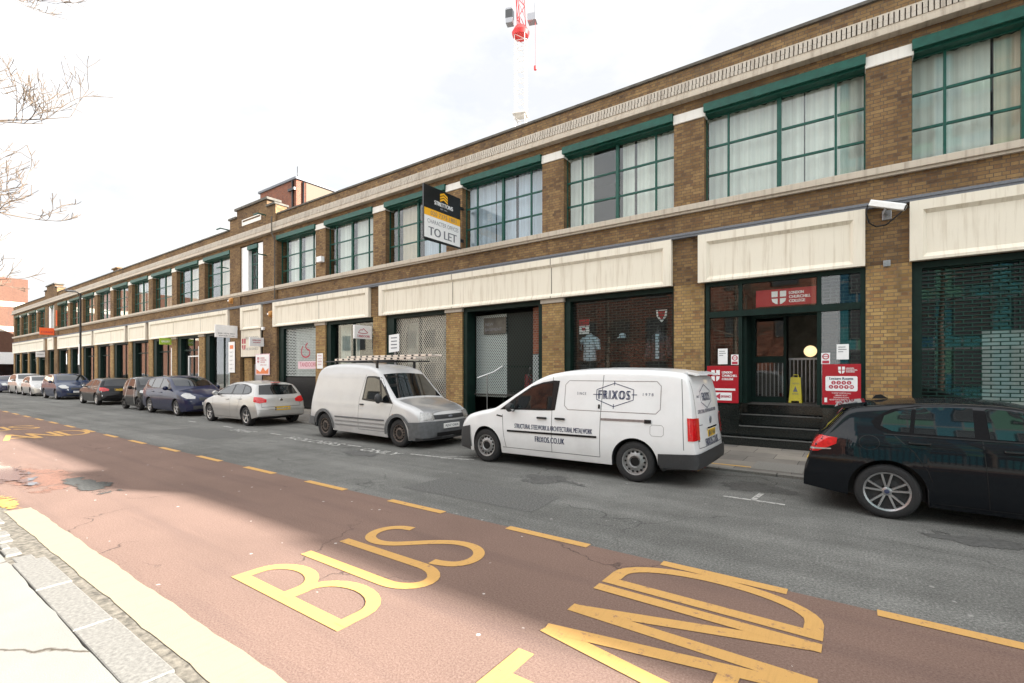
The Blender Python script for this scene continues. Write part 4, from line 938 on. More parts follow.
m = MB(); m.box(-6.75, -6.42, F + .32, F + .34, 2.88, 3.32); o = tag(m.build('shop_poster', 'white_board'), 'tilted red and white poster hanging in the clothes shop window', 'poster'); 
m = MB(); m.box(-6.75, -6.42, F + .316, F + .319, 3.12, 3.32); m.box(-6.66, -6.54, F + .316, F + .319, 2.98, 3.06); m.build('red_print', 'sign_red', o)
m = MB(); fn = facade(F + .32); m.add([fn(-4.42, 3.42), fn(-4.12, 3.42), fn(-4.14, 3.24), fn(-4.27, 3.08), fn(-4.40, 3.24), fn(-4.42, 3.42, .02), fn(-4.12, 3.42, .02), fn(-4.14, 3.24, .02), fn(-4.27, 3.08, .02), fn(-4.40, 3.24, .02)], [(0, 1, 2, 3, 4), (9, 8, 7, 6, 5)] + [(i, (i + 1) % 5, 5 + (i + 1) % 5, 5 + i) for i in range(5)]); o = tag(m.build('shield_badge', 'white_board'), 'red and white shield badge hanging in the clothes shop window', 'badge')
m = MB(); fn = facade(F + .297); m.add([fn(-4.37, 3.38), fn(-4.17, 3.38), fn(-4.19, 3.25), fn(-4.27, 3.15), fn(-4.35, 3.25)], [(0, 1, 2, 3, 4)]); m.build('red_field', 'sign_red', o)
m = MB(); m.sphere((-5.42, F + .4, 2.78), (.1, .1, .075)); m.box(-5.52, -5.3, F + .27, F + .42, 2.71, 2.73, .006); tag(m.build('cap', 'cloth_blue'), 'small pale blue cap in the middle of the clothes shop window', 'cap')

# street lamp, parking sign, pavement pieces
sl = empty('street_lamp', (-42.5, 9.62, .03), 0, 'slim black street lamp on the far pavement beside the parked cars', 'street lamp')
m = MB(); m.lathe([(0, 0), (.11, 0), (.11, 1.1), (.065, 1.2), (.055, 7.0), (0, 7.02)], n=14); m.build('post', 'black_paint', sl, local=True)
m = MB(); m.tube([(0, 0, 6.95), (-.05, -.2, 7.08), (-.08, -.3, 7.1)], .035); m.build('arm', 'black_paint', sl, local=True)
m = MB(); m.box(-.22, .06, -.75, -.25, 7.05, 7.17, .04); m.build('lantern', 'black_paint', sl, local=True)
m = MB(); m.box(-.02, .18, -.10, -.08, 2.2, 3.6); m.build('plate', 'white_board', sl, local=True)
ps = empty('parking_sign', (-11.25, 9.75, .03), 0, 'white parking plate on a thin grey post behind the white van with the ladder', 'sign')
m = MB(); m.tube([(0, 0, 0), (0, 0, 2.85)], .03); m.build('post', 'grey_metal', ps, local=True)
m = MB(); c_, s_ = math.cos(.35), math.sin(.35)
m.add([(x * c_ - y * s_, x * s_ + y * c_ - .04, z) for y in (-.006, .006) for x, z in ((-.17, 2.3), (.17, 2.34), (.17, 2.86), (-.17, 2.82))], [(0, 1, 2, 3), (7, 6, 5, 4), (0, 4, 5, 1), (1, 5, 6, 2), (2, 6, 7, 3), (3, 7, 4, 0)]); pl = m.build('plate', 'white_board', ps, local=True)
m = MB()
for i in range(4): 
    z = 2.72 - i * .1; m.add([(x * c_ + .009 * s_, x * s_ - .0495, z + q_) for x, q_ in ((-.1, 0), (.1, .01), (.1, .04), (-.1, .03))], [(0, 1, 2, 3)])
m.build('lettering', 'ink_grey', pl, local=True)
m = MB(); m.lathe([(0, .004), (.2, .004), (.21, 0)], (-2.75, 11.3, .036), n=24); tag(m.build('manhole_cover', 'iron_cover'), 'small round iron cover in the pavement by the entrance steps', 'manhole cover')
m = MB(); m.box(-2.9, -1.4, 9.55, 9.62, .036, .039); m.build('pavement_line_marking', 'ochre_marking', kind='structure')
m = MB(); m.box(-1.55, -.75, 9.45, 10.3, .036, .040); m.build('paving_slab', 'granite', kind='structure')

# ------------------------------------------------------------------ vehicles
def lerp_list(pts, x):
    if x <= pts[0][0]: return pts[0][1]
    for (a, b), (c, d) in zip(pts, pts[1:]):
        if x <= c: return b + (d - b) * ((x - a) / (c - a) if c > a else 1)
    return pts[-1][1]
def chaikin(p, it=2):
    for _ in range(it):
        q = [p[0]]
        for a, b in zip(p, p[1:]): q += [(a[0] * .8 + b[0] * .2, a[1] * .8 + b[1] * .2), (a[0] * .2 + b[0] * .8, a[1] * .2 + b[1] * .8)]
        p = q + [p[-1]]
    return p

class Car:
    """local frame: x from the front bumper (0) to the rear (L), y across, z up"""
    def __init__(s, name, front_x, near_y, flip, L, W, top, low, prof, xf, xr, Rw, label, cat, paint, camber=.035, corner=(.10, .14), plan=(.10, .7, .06, .5), bow=(.22, .06), arch=.055, ws=(1.2, 2.1), group=None, dark_z=0., lip=.0):
        s.L, s.W, s.Rw, s.xf, s.xr, s.paint = L, W, Rw, xf, xr, paint
        rz = math.pi if flip else 0.
        s.root = empty(name, (front_x, near_y + W / 2, 0), rz, label, cat, group)
        s.top = chaikin(top); s.low, s.prof = low, prof; s.plan, s.bow, s.arch = plan, bow, Rw + arch
        hw = W / 2
        X = [p[0] for p in s.top]
        tp = list(s.top)
        extra = []
        for c in (xf, xr):
            for i in range(19): extra.append(c + s.arch * math.cos(math.pi * i / 18))
            extra += [c - s.arch - .004, c + s.arch + .004]
        q = .0
        while q < L: extra.append(q); q += .09
        for e in extra:
            if 0.02 < e < L - .02:
                zz = s.ztop(e); tp.append((e, zz))
        tp.sort(key=lambda p: (round(p[0], 5), p[1] if p[0] < L / 2 else -p[1]))
        st = [tp[0]]
        for p in tp[1:]:
            if abs(p[0] - st[-1][0]) + abs(p[1] - st[-1][1]) > .006: st.append(p)
        NS, NC, NT_ = 16, 5, 5; rows = []
        for x, zt in st:
            zl = s.zlow(x); zt = max(zt, zl + .05); cz, cy = corner
            cz = min(cz, (zt - zl) * .5); ztc = zt - camber
            zs = max(zl + .01, ztc - cz); row = []
            ysl = s.yside(x, zl)
            for k in range(3): row.append((ysl * k / 3., zl))
            for k in range(NS + 1):
                z = zl + (zs - zl) * k / NS; row.append((s.yside(x, z), z))
            y0 = row[-1][0]
            for k in range(1, NC + 1):
                a = math.pi / 2 * k / NC; row.append((y0 - cy * (1 - math.cos(a)), zs + cz * math.sin(a)))
            y1, z1 = row[-1]
            for k in range(1, NT_ + 1):
                u = k / NT_; row.append((y1 * (1 - u), z1 + (zt - z1) * (1 - (1 - u) ** 2)))
            rows.append([(s.warp(x, y), y, z) for y, z in row])
        m = len(rows[0]); n = len(rows); vs = []; 
        for r in rows: vs += r
        for r in rows: vs += [(x, -y, z) for x, y, z in r]
        fs = []
        for h in (0, 1):
            o = h * n * m
            for i in range(n - 1):
                for k in range(m - 1):
                    f = (o + i * m + k, o + (i + 1) * m + k, o + (i + 1) * m + k + 1, o + i * m + k + 1)
                    fs.append(f if h else f[::-1])
            for i in (0, n - 1): fs += [(o + i * m + k, o + i * m + k + 1, o + i * m + m - 1 - 0) for k in range(0)]
        for i in (0, n - 1):
            ring = [i * m + k for k in range(m)] + [n * m + i * m + k for k in range(m - 1, -1, -1)]
            fs.append(tuple(ring))
        bm = bmesh.new(); V = [bm.verts.new(v_) for v_ in vs]
        for f in fs:
            try: bm.faces.new([V[i] for i in f]).smooth = True
            except ValueError: pass
        bmesh.ops.remove_doubles(bm, verts=bm.verts[:], dist=1e-4)
        bmesh.ops.recalc_face_normals(bm, faces=bm.faces[:])
        for f in bm.faces:
            c = f.calc_center_median()
            for cx in (xf, xr):
                if abs(c.x - cx) < s.arch + .001 and c.z < Rw + s.arch and f.normal.z < .25 and abs(f.normal.y) < .8 : f.material_index = 1
            if f.normal.z < -.8: f.material_index = 1
            if c.z < s.zlow(min(max(c.x, 0), L)) + lip and (c.x < xf - s.arch or c.x > xr + s.arch) and c.z < .4: f.material_index = 1
            if dark_z and c.z < dark_z: f.material_index = 1
        for e in bm.edges:
            if len(e.link_faces) == 2 and (e.calc_face_angle(0) > R(45) or e.link_faces[0].material_index != e.link_faces[1].material_index): e.smooth = False
        s.bvh = BVHTree.FromBMesh(bm)
        me = bpy.data.meshes.new('body'); bm.to_mesh(me); bm.free()
        me.materials.append(M[paint]); me.materials.append(M['trim_plastic'])
        s.body = bpy.data.objects.new('body', me); col.objects.link(s.body); s.body.parent = s.root
    def ztop(s, x):
        return lerp_list(s.top, x)
    def zlow(s, x):
        z = lerp_list(s.low, x)
        for c in (s.xf, s.xr):
            d = abs(x - c)
            if d < s.arch: z = max(z, s.Rw + math.sqrt(max(0, s.arch ** 2 - d * d)))
        return z
    def yside(s, x, z):
        a, la, b, lb = s.plan
        f = 1 - a * max(0, 1 - x / la) ** 2 - b * max(0, 1 - (s.L - x) / lb) ** 2
        return s.W / 2 * f * lerp_list(s.prof, z)
    def warp(s, x, y):
        q = (abs(y) / (s.W / 2)) ** 3
        return x + s.bow[0] * q * max(0, 1 - x / .9) ** 1.5 - s.bow[1] * q * max(0, 1 - (s.L - x) / .7) ** 1.5
    # --- patches laid on the body by shooting at it
    def hit(s, o, d, off):
        r = s.bvh.ray_cast(Vector(o), Vector(d))
        if r[0] is None: return None
        n = r[1]
        if n.dot(Vector(d)) > 0: n = -n
        return r[0] + n * off
    def patch(s, fn, n, m, off, name, mat, parent=None, mb=None, thick=0.):
        g = [[None] * (m + 1) for _ in range(n + 1)]
        for i in range(n + 1):
            for j in range(m + 1):
                o, d = fn(i / n, j / m); g[i][j] = s.hit(o, d, off)
        q = mb or MB(); vs = []; ix = {}
        for i in range(n + 1):
            for j in range(m + 1):
                if g[i][j] is not None: ix[i, j] = len(vs); vs.append(g[i][j])
        fs = [(ix[i, j], ix[i + 1, j], ix[i + 1, j + 1], ix[i, j + 1]) for i in range(n) for j in range(m) if all(k in ix for k in ((i, j), (i + 1, j), (i + 1, j + 1), (i, j + 1)))]
        q.add(vs, fs, True)
        if mb is None: return q.build(name, mat, parent or s.root, local=True)
    def side(s, pairs, off, name, mat, parent=None, n=24, m=8, both=True, mb=None):
        if both and mb is None: return s.sides(pairs, off, name, mat, parent, n, m)
        q = mb or MB(); k = len(pairs) - 1
        for sg in ((-1, 1) if both else (-1,)):
            def fn(u, v, sg=sg):
                t = min(u * k, k - 1e-6); i = int(t); f = t - i; A, B = pairs[i], pairs[i + 1]
                lo = [A[0] + (B[0] - A[0]) * f, A[1] + (B[1] - A[1]) * f]; hi = [A[2] + (B[2] - A[2]) * f, A[3] + (B[3] - A[3]) * f]
                return (lo[0] + (hi[0] - lo[0]) * v, sg * 4, lo[1] + (hi[1] - lo[1]) * v), (0, -sg, 0)
            s.patch(fn, n, m, off, name, mat, mb=q)
        if mb is None: return q.build(name, mat, parent or s.root, local=True)
    def sides(s, pairs, off, name, mat, parent=None, n=24, m=8):
        """one object per side"""
        out = []
        for sg in (-1, 1):
            q = MB(); k = len(pairs) - 1
            def fn(u, v, sg=sg):
                t = min(u * k, k - 1e-6); i = int(t); f = t - i; A, B = pairs[i], pairs[i + 1]
                lo = [A[0] + (B[0] - A[0]) * f, A[1] + (B[1] - A[1]) * f]; hi = [A[2] + (B[2] - A[2]) * f, A[3] + (B[3] - A[3]) * f]
                return (lo[0] + (hi[0] - lo[0]) * v, sg * 4, lo[1] + (hi[1] - lo[1]) * v), (0, -sg, 0)
            s.patch(fn, n, m, off, name, mat, mb=q); out.append(q.build(name, mat, parent or s.root, local=True))
        return out
    def line(s, pts, w, name='panel_gap', mat='black_paint', off=.0015, parent=None, mb=None, both=True):
        """a thin strip along a polyline in the side view"""
        q = mb or MB(); P = []
        for a, b in zip(pts, pts[1:]):
            n = max(1, int(math.hypot(b[0] - a[0], b[1] - a[1]) / .06))
            P += [(a[0] + (b[0] - a[0]) * i / n, a[1] + (b[1] - a[1]) * i / n) for i in range(n)]
        P.append(pts[-1]); n = len(P)
        for sg in ((-1, 1) if both else (-1,)):
            vs = []
            for i in range(n):
                d = Vector((P[min(i + 1, n - 1)][0] - P[max(i - 1, 0)][0], P[min(i + 1, n - 1)][1] - P[max(i - 1, 0)][1])).normalized() * w / 2
                for e in (-1, 1): vs.append(s.hit((P[i][0] - d.y * e, sg * 4, P[i][1] + d.x * e), (0, -sg, 0), off))
            ok = [i for i in range(n - 1) if all(vs[k] is not None for k in (2 * i, 2 * i + 1, 2 * i + 2, 2 * i + 3))]
            vv = [v or Vector((0, 0, -9)) for v in vs]; used_ = [(2 * i, 2 * i + 2, 2 * i + 3, 2 * i + 1) for i in ok]
            keep = sorted({k for f in used_ for k in f}); mp = {k: i for i, k in enumerate(keep)}
            q.add([vv[k] for k in keep], [tuple(mp[k] for k in f) for f in used_])
        if mb is None: return q.build(name, mat, parent or s.body, local=True)
    def end(s, rear, pairs, off, name, mat, parent=None, n=16, m=8, mb=None):
        """patch on the front or rear face; pairs of (y_lo,z_lo,y_hi,z_hi)"""
        k = len(pairs) - 1; xo, d = (s.L + 3, (-1, 0, 0)) if rear else (-3, (1, 0, 0))
        def fn(u, v):
            t = min(u * k, k - 1e-6); i = int(t); f = t - i; A, B = pairs[i], pairs[i + 1]
            lo = [A[0] + (B[0] - A[0]) * f, A[1] + (B[1] - A[1]) * f]; hi = [A[2] + (B[2] - A[2]) * f, A[3] + (B[3] - A[3]) * f]
            return (xo, lo[0] + (hi[0] - lo[0]) * v, lo[1] + (hi[1] - lo[1]) * v), d
        return s.patch(fn, n, m, off, name, mat, parent, mb)
    def topface(s, x0, x1, w0, w1, off, name, mat, parent=None, n=14, m=12, bulge=.0):
        def fn(u, v):
            x = x0 + (x1 - x0) * u; w = w0 + (w1 - w0) * u; y = (v * 2 - 1) * w
            return (x + bulge * (2 * v - 1) ** 2, y, 4), (0, 0, -1)
        return s.patch(fn, n, m, off, name, mat, parent)
    def wrap(s, xc, p0, p1, z, off, name, mat, parent=None, n=14, m=6, mb=None):
        """patch round a corner: from plan point p0 to p1 as seen from (xc,0); z = [(z0,z1) at both ends]"""
        a0 = math.atan2(p0[1], p0[0] - xc); a1 = math.atan2(p1[1], p1[0] - xc)
        if a1 - a0 > math.pi: a1 -= 2 * math.pi
        if a0 - a1 > math.pi: a1 += 2 * math.pi
        k = len(z) - 1
        def fn(u, v):
            a = a0 + (a1 - a0) * u; t = min(u * k, k - 1e-6); i = int(t); f = t - i
            lo = z[i][0] + (z[i + 1][0] - z[i][0]) * f; hi = z[i][1] + (z[i + 1][1] - z[i][1]) * f
            d = (math.cos(a), math.sin(a)); return (xc + d[0] * 6, d[1] * 6, lo + (hi - lo) * v), (-d[0], -d[1], 0)
        return s.patch(fn, n, m, off, name, mat, parent, mb)
    def corners(s, xc, p0, p1, z, off, name, mat, n=12, m=6):
        """the same lamp on both sides, one object each"""
        return [s.wrap(xc, (p0[0], sg * p0[1]), (p1[0], sg * p1[1]), z, off, name, mat, None, n, m) for sg in (-1, 1)]
    def bumper(s, rear, x0, z, off, name='bumper', mat=None, n=64):
        xc = s.L - 1.0 if rear else 1.0; y = s.W / 2
        return s.wrap(xc, (x0, -y), (x0, y), z, off, name, mat or 'trim_plastic', None, n, 6)
    def arch_trim(s, w, mat, off=.012):
        for c in (s.xf, s.xr):
            for sg in (-1, 1):
                def fn(u, v, sg=sg, c=c):
                    a = math.pi * (-.03 + 1.06 * u); r = s.arch + .002 + w * v
                    return (c + r * math.cos(a), sg * 4, s.Rw + r * math.sin(a)), (0, -sg, 0)
                s.patch(fn, 22, 2, off, 'wheel_arch_trim', mat)
    def text(s, t, cx, cz, w, h, name, mat, view='side', off=.004, bold=0., spacing=1., parent=None, mb=None):
        q = mb or MB()
        def fn(u, v, e=0.):
            if view == 'side': o, d = (u, -4, v), (0, 1, 0)
            elif view == 'rear': o, d = (s.L + 3, u, v), (-1, 0, 0)
            else: o, d = (-3, -u, v), (1, 0, 0)
            r = s.hit(o, d, off + e)
            return r if r is not None else Vector((u, 0, v))
        letters(q, t, cx, cz, w, h, fn, spacing, bold)
        if mb is None: return q.build(name, mat, parent or s.body, local=True)
    def plate(s, rear, z, t, mat, w=.52, h=.112, y=0., out=.014):
        xo, d = (s.L + 3, -1) if rear else (-3, 1)
        p = s.bvh.ray_cast(Vector((xo, y, z)), Vector((d, 0, 0)))[0]; x = p.x - d * out
        m = MB(); m.box(min(x, x + d * .03), max(x, x + d * .03), y - w / 2, y + w / 2, z - h / 2, z + h / 2, .004); pl = m.build('number_plate', mat, s.root, local=True)
        sg = 1 if rear else -1; m = MB(); letters(m, t, 0, z, w * .86, h * .62, lambda u, v, e=0.: (x - d * (.0015 + e), y + sg * u, v), 1., .002); m.build('lettering', 'ink_grey', pl, local=True)
        if mat == 'plate_yellow':
            m = MB(); m.box(x - d * .001 - .001, x - d * .001 + .001, y - sg * w / 2 + (0 if sg > 0 else -.045), y - sg * w / 2 + (.045 if sg > 0 else 0), z - h * .45, z + h * .45); m.build('blue_band', 'ink_navy', pl, local=True)
    def mirror(s, x, z, mat, y=None, r=(.06, .10, .085)):
        for sg in (-1, 1):
            p = s.hit((x, sg * 4, z), (0, -sg, 0), 0)
            m = MB(); m.sphere((x - .01, p.y + sg * .13, z + .04), r, 14, 10); mo = m.build('mirror', mat, s.root, local=True)
            m = MB(); m.tube([(x - .02, p.y - sg * .02, z - .02), (x - .01, p.y + sg * .08, z)], [.035, .03], 8); m.build('mirror_arm', 'trim_plastic', mo, local=True)
            m = MB(); m.lathe([(0, .0), (.8, .0)], n=16); m.v = [(x + r[0] * .93, p.y + sg * .13 + v_[0] * r[1] * .85 , z + .04 + v_[1] * r[2] * .85) for v_ in m.v]; m.build('mirror_glass', 'chrome', mo, local=True)
    def handle(s, x, z, mat, w=.19):
        for sg in (-1, 1):
            p = s.hit((x, sg * 4, z), (0, -sg, 0), 0)
            m = MB(); y = p.y; m.box(x - w / 2, x + w / 2, min(y, y + sg * .035), max(y, y + sg * .035), z - .016, z + .018, .01); m.build('door_handle', mat, s.root, local=True)
    def wheels(s, style, rim, tw=.20, rr=.66, inset=.02, hub=None):
        for cx in (s.xf, s.xr):
            for sg in (-1, 1):
                yo = sg * (s.W / 2 * .985 - inset); r = s.Rw; rim_r = r * rr; yi = yo - sg * tw
                P = lambda rad, dep: (rad, yo - sg * dep)
                m = MB(); m.lathe([P(rim_r, .02), P(rim_r + .01, .004), P(r * .84, 0), P(r * .93, .008), P(r * .985, .03), P(r, .05), P(r, tw - .04), P(r * .95, tw), P(rim_r, tw), P(rim_r, .02)], (cx, 0, r), 'y', 36)
                ty = m.build('wheel', 'tyre_rubber', s.root, local=True)
                m = MB()
                if style == 'steel':
                    m.lathe([P(rim_r + .003, .015), P(rim_r * .93, .02), P(rim_r * .90, .05), P(rim_r * .80, .055), P(rim_r * .62, .03), P(rim_r * .45, .022), P(rim_r * .36, .045), P(rim_r * .2, .04), P(0, .038)], (cx, 0, r), 'y', 30)
                    rm = m.build('rim', rim, ty, local=True)
                    m = MB()
                    for k in range(14):
                        a = 2 * math.pi * k / 14; c0 = (cx + rim_r * .76 * math.cos(a), yo - sg * .036, r + rim_r * .76 * math.sin(a))
                        m.lathe([(0, 0), (.018, 0), (.018, .02), (0, .02)], c0, 'y', 8)
                    m.lathe([(0, 0), (rim_r * .34, 0), (rim_r * .34, .012), (0, .012)], (cx, yo - sg * .03, r), 'y', 16)
                    m.build('slots', 'black_paint', rm, local=True)
                else:
                    m.lathe([P(rim_r + .004, .012), P(rim_r * .93, .02), P(rim_r * .91, .05), P(rim_r * .91, tw * .8)], (cx, 0, r), 'y', 36)
                    ns, pair, wd = {'ten': (5, .17, .026), 'five': (5, 0, .075), 'seven': (7, 0, .05), 'dark': (6, 0, .06)}[style]
                    for k in range(ns):
                        for pp in ((-pair, pair) if pair else (0,)):
                            a = 2 * math.pi * k / ns + math.pi / 2
                            a0, a1 = a + pp * .9, a + pp * 1.35
                            p0 = Vector((math.cos(a0), 0, math.sin(a0))) * rim_r * .16; p1 = Vector((math.cos(a1), 0, math.sin(a1))) * rim_r * .94
                            d = (p1 - p0).normalized(); q = Vector((-d.z, 0, d.x))
                            w0, w1 = wd * .8, wd * (.75 if pair else .62)
                            C = Vector((cx, 0, r)); vs = []
                            for yy in (yo - sg * .03, yo - sg * .065):
                                for pt, ww in ((p0, w0), (p1, w1)):
                                    for e in (-1, 1): v_ = C + pt + q * ww * e * .55; vs.append((v_.x, yy + (sg * .012 if pt is p1 and yy == yo - sg * .03 else 0), v_.z))
                            m.add(vs, [(0, 1, 3, 2), (4, 6, 7, 5), (0, 2, 6, 4), (1, 5, 7, 3), (2, 3, 7, 6), (0, 4, 5, 1)])
                    m.lathe([P(rim_r * .22, .06), P(rim_r * .22, .028), P(rim_r * .16, .022), P(0, .022)], (cx, 0, r), 'y', 18)
                    rm = m.build('rim', rim, ty, local=True)
                    m = MB(); m.lathe([P(rim_r * .12, .021), P(rim_r * .10, .019), P(0, .019)], (cx, 0, r), 'y', 14); m.build('hub_cap', hub or 'ink_grey', rm, local=True)
                    m = MB(); m.lathe([P(rim_r * .9, .09), P(0, .09)], (cx, 0, r), 'y', 24); m.lathe([P(rim_r * .66, .075), P(rim_r * .66, .085), P(rim_r * .3, .085), P(rim_r * .3, .075), P(rim_r * .66, .075)], (cx, 0, r), 'y', 24); m.build('brake_disc', 'trim_plastic', rm, local=True)
    def axle_shadow_pan(s, z=.2):  # black box closing the view through the wheel arch tunnels
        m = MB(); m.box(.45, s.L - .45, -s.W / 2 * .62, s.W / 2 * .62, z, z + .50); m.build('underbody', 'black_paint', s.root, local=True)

def sc_pts(p, kx, kz): return [(a * kx, b * kz) for a, b in p]
def sc_pairs(p, kx, kz): return [(a * kx, b * kz, c * kx, d * kz) for a, b, c, d in p]

# --- white panel van with the metalworkers' lettering
V = Car('panel_van', -6.76, 7.33, False, 4.876, 1.79,
    [(0, .30), (0, .60), (.03, .72), (.12, .84), (.32, .945), (.7, 1.02), (1.05, 1.085), (1.25, 1.20), (1.9, 1.60), (2.2, 1.735), (2.6, 1.805), (3.3, 1.835), (4.2, 1.815), (4.60, 1.775), (4.70, 1.70), (4.77, 1.45), (4.82, 1.05), (4.85, .72), (4.876, .56), (4.876, .30)],
    [(0, .24), (.4, .2), (1.3, .22), (4.2, .24), (4.876, .3)],
    [(.18, .93), (.3, .965), (.5, .995), (.7, 1.0), (.95, .985), (1.1, .965), (1.65, .875), (1.85, .82)],
    .88, 3.886, .325, 'white panel van with blue metalworker lettering on its side, parked nose left', 'van', 'paint_white', corner=(.09, .13), plan=(.10, .7, .04, .5), bow=(.30, .05), ws=(1.15, 2.0), lip=.12)
gap = MB()
for p in ([(1.30, .95), (1.33, .6), (1.38, .33)], [(2.36, 1.66), (2.38, 1.0), (2.38, .33)], [(3.33, 1.74), (3.31, 1.0), (3.30, .34)], [(1.3, .335), (3.3, .345)], [(4.60, 1.70), (4.64, 1.1), (4.66, .58)]): V.line(p, .010, mb=gap)
gap.build('panel_gap', 'grey_plastic', V.body, local=True)
q = MB(); rr = lambda x0, x1, z0, z1, c: [(x0 + c, z0), (x1 - c, z0), (x1, z0 + c), (x1, z1 - c), (x1 - c, z1), (x0 + c, z1), (x0, z1 - c), (x0, z0 + c), (x0 + c, z0)]
V.line(rr(2.62, 4.30, 1.10, 1.60, .07), .012, mb=q, off=.001); V.line(rr(4.15, 4.36, .76, .93, .03), .007, mb=q, off=.001); q.build('pressed_panel', 'grey_metal', V.body, local=True)
wn = V.sides([(1.24, 1.04, 1.25, 1.05), (1.42, 1.045, 1.55, 1.26), (1.75, 1.055, 1.92, 1.49), (2.10, 1.06, 2.16, 1.565), (2.38, 1.07, 2.38, 1.60), (2.44, 1.08, 2.50, 1.595)], .003, 'window_seal', 'black_paint', n=30)
for w_, sg in zip(wn, (-1, 1)):
    pass
V.sides([(1.62, 1.08, 1.66, 1.29), (1.78, 1.085, 1.92, 1.455), (2.08, 1.09, 2.12, 1.53), (2.36, 1.10, 2.37, 1.555)], .006, 'window', 'car_glass')
V.sides([(1.36, 1.07, 1.40, 1.10), (1.56, 1.075, 1.60, 1.26)], .006, 'quarter_window', 'car_glass', n=8)
V.topface(1.2, 2.02, .68, .60, .004, 'windscreen', 'car_glass')
V.bumper(False, .495, [(.20, .70), (.2, .62), (.2, .58), (.2, .55), (.2, .58), (.2, .62), (.2, .70)], .012)
V.bumper(True, 4.285, [(.25, .50), (.26, .53), (.27, .55), (.27, .55), (.27, .55), (.26, .53), (.25, .50)], .03)
V.corners(4.0, (4.66, .80), (4.83, .66), [(.72, 1.06), (.73, 1.05)], .014, 'tail_light', 'red_lens')
V.corners(1., (.32, .80), (.05, .52), [(.76, .9), (.70, .86)], .008, 'headlight', 'clear_lens')
m = MB(); V.side([(1.42, .635, 1.42, .67), (3.25, .655, 3.25, .69)], .012, 'side_moulding', 'black_paint', m=2)
V.side([(3.31, .955, 3.31, .99), (4.14, .965, 4.14, 1.0)], .008, 'door_rail', 'grey_metal', m=2)
V.side([(4.06, .945, 4.06, 1.005), (4.17, .95, 4.17, 1.005)], .016, 'rail_end', 'black_paint', n=3, m=2)
V.handle(2.18, .93, 'black_paint', .2); V.handle(2.55, .935, 'black_paint', .2)
V.mirror(1.56, 1.06, 'trim_plastic')
V.side([(3.265, 1.14, 3.265, 1.21), (3.30, 1.14, 3.30, 1.21)], .02, 'latch', 'black_paint', n=2, m=2, both=False)
V.side([(1.16, .92, 1.17, .945), (1.30, .90, 1.30, .925)], .006, 'indicator', 'black_paint', n=4, m=2)
tm = MB(); V.text('FRIXOS', 3.53, 1.375, .54, .145, None, None, bold=.011, spacing=1.35, mb=tm)
hexp = [(3.22, 1.30), (3.22, 1.455), (3.53, 1.565), (3.86, 1.465), (3.86, 1.30), (3.53, 1.185), (3.22, 1.295)]
V.line(hexp, .012, off=.004, mb=tm, both=False)
for a in ([(3.53, 1.53), (3.53, 1.60)], [(3.53, 1.15), (3.53, 1.225)], [(3.16, 1.375), (3.25, 1.375)], [(3.83, 1.385), (3.92, 1.385)]): V.line(a, .012, off=.0045, mb=tm, both=False)
V.text('STRUCTURAL STEELWORK & ARCHITECTURAL METALWORK', 2.38, .755, 1.58, .085, None, None, bold=.002, mb=tm)
V.text('FRIXOS.CO.UK', 2.34, .545, .60, .10, None, None, bold=.004, spacing=1.1, mb=tm)
V.text('SINCE', 2.94, 1.385, .17, .045, None, None, spacing=1.5, mb=tm); V.text('1978', 4.10, 1.395, .17, .045, None, None, spacing=1.5, mb=tm)
V.text('FRIXOS', -.10, 1.36, .44, .13, None, None, 'rear', bold=.005, spacing=1.25, mb=tm)
V.text('STRUCTURAL STEELWORK & METALWORK', -.08, 1.14, 1.05, .055, None, None, 'rear', bold=.001, mb=tm); V.text('FRIXOS.CO.UK', 0.0, .66, .78, .11, None, None, 'rear', bold=.004, mb=tm); V.text('SINCE', -.52, 1.37, .13, .035, None, None, 'rear', mb=tm)
def rear_line(car, pts, w, mb, off=.004, rear=True):
    for a, b in zip(pts, pts[1:]):
        d = Vector((b[0] - a[0], b[1] - a[1])).normalized() * w / 2; n = max(1, int(math.hypot(b[0] - a[0], b[1] - a[1]) / .06)); vs = []
        for i in range(n + 1):
            p = (a[0] + (b[0] - a[0]) * i / n, a[1] + (b[1] - a[1]) * i / n)
            for e in (-1, 1):
                h = car.hit((car.L + 3 if rear else -3, p[0] - d.y * e, p[1] + d.x * e), (-1 if rear else 1, 0, 0), off)
                if h is None: return
                vs.append(h)
        mb.add(vs, [(2 * i, 2 * i + 2, 2 * i + 3, 2 * i + 1) for i in range(n)])
rear_line(V, [(-.40, 1.28), (-.40, 1.44), (-.10, 1.55), (.20, 1.44), (.20, 1.28), (-.10, 1.18), (-.40, 1.28)], .011, tm)
tm.build('lettering', 'ink_navy', V.body, local=True)
q = MB(); rear_line(V, [(-.70, .60), (-.70, 1.62)], .010, q, .002); rear_line(V, [(.70, .60), (.70, 1.62)], .010, q, .002); rear_line(V, [(-.70, .60), (.70, .60)], .010, q, .002); q.build('tailgate_gap', 'grey_plastic', V.body, local=True)
m = MB(); vs = []
m.prism([(4.62, 1.765), (4.80, 1.725), (4.82, 1.70), (4.78, 1.69), (4.66, 1.72)], 'y', -.64, .64); sp = m.build('spoiler', 'paint_white', V.root, local=True)
m = MB(); m.box(4.822, 4.83, -.14, .14, 1.69, 1.71); m.build('brake_light', 'red_lens', sp, local=True)
V.end(True, [(-.30, .86, -.30, .885), (.30, .86, .30, .885)], .025, 'tailgate_handle', 'chrome', n=8, m=2)
m = MB(); x_ = V.hit((9, 0, 1.0), (-1, 0, 0), 0).x; m.lathe([(0, .02), (.055, .02), (.062, .0)], (x_ - .005, 0, .985), 'x', 20); m.build('badge', 'ink_grey', V.root, local=True)
V.end(True, [(-.62, .93, -.62, .945), (-.46, .93, -.46, .945)], .004, 'model_badge', 'ink_grey', n=4, m=1)
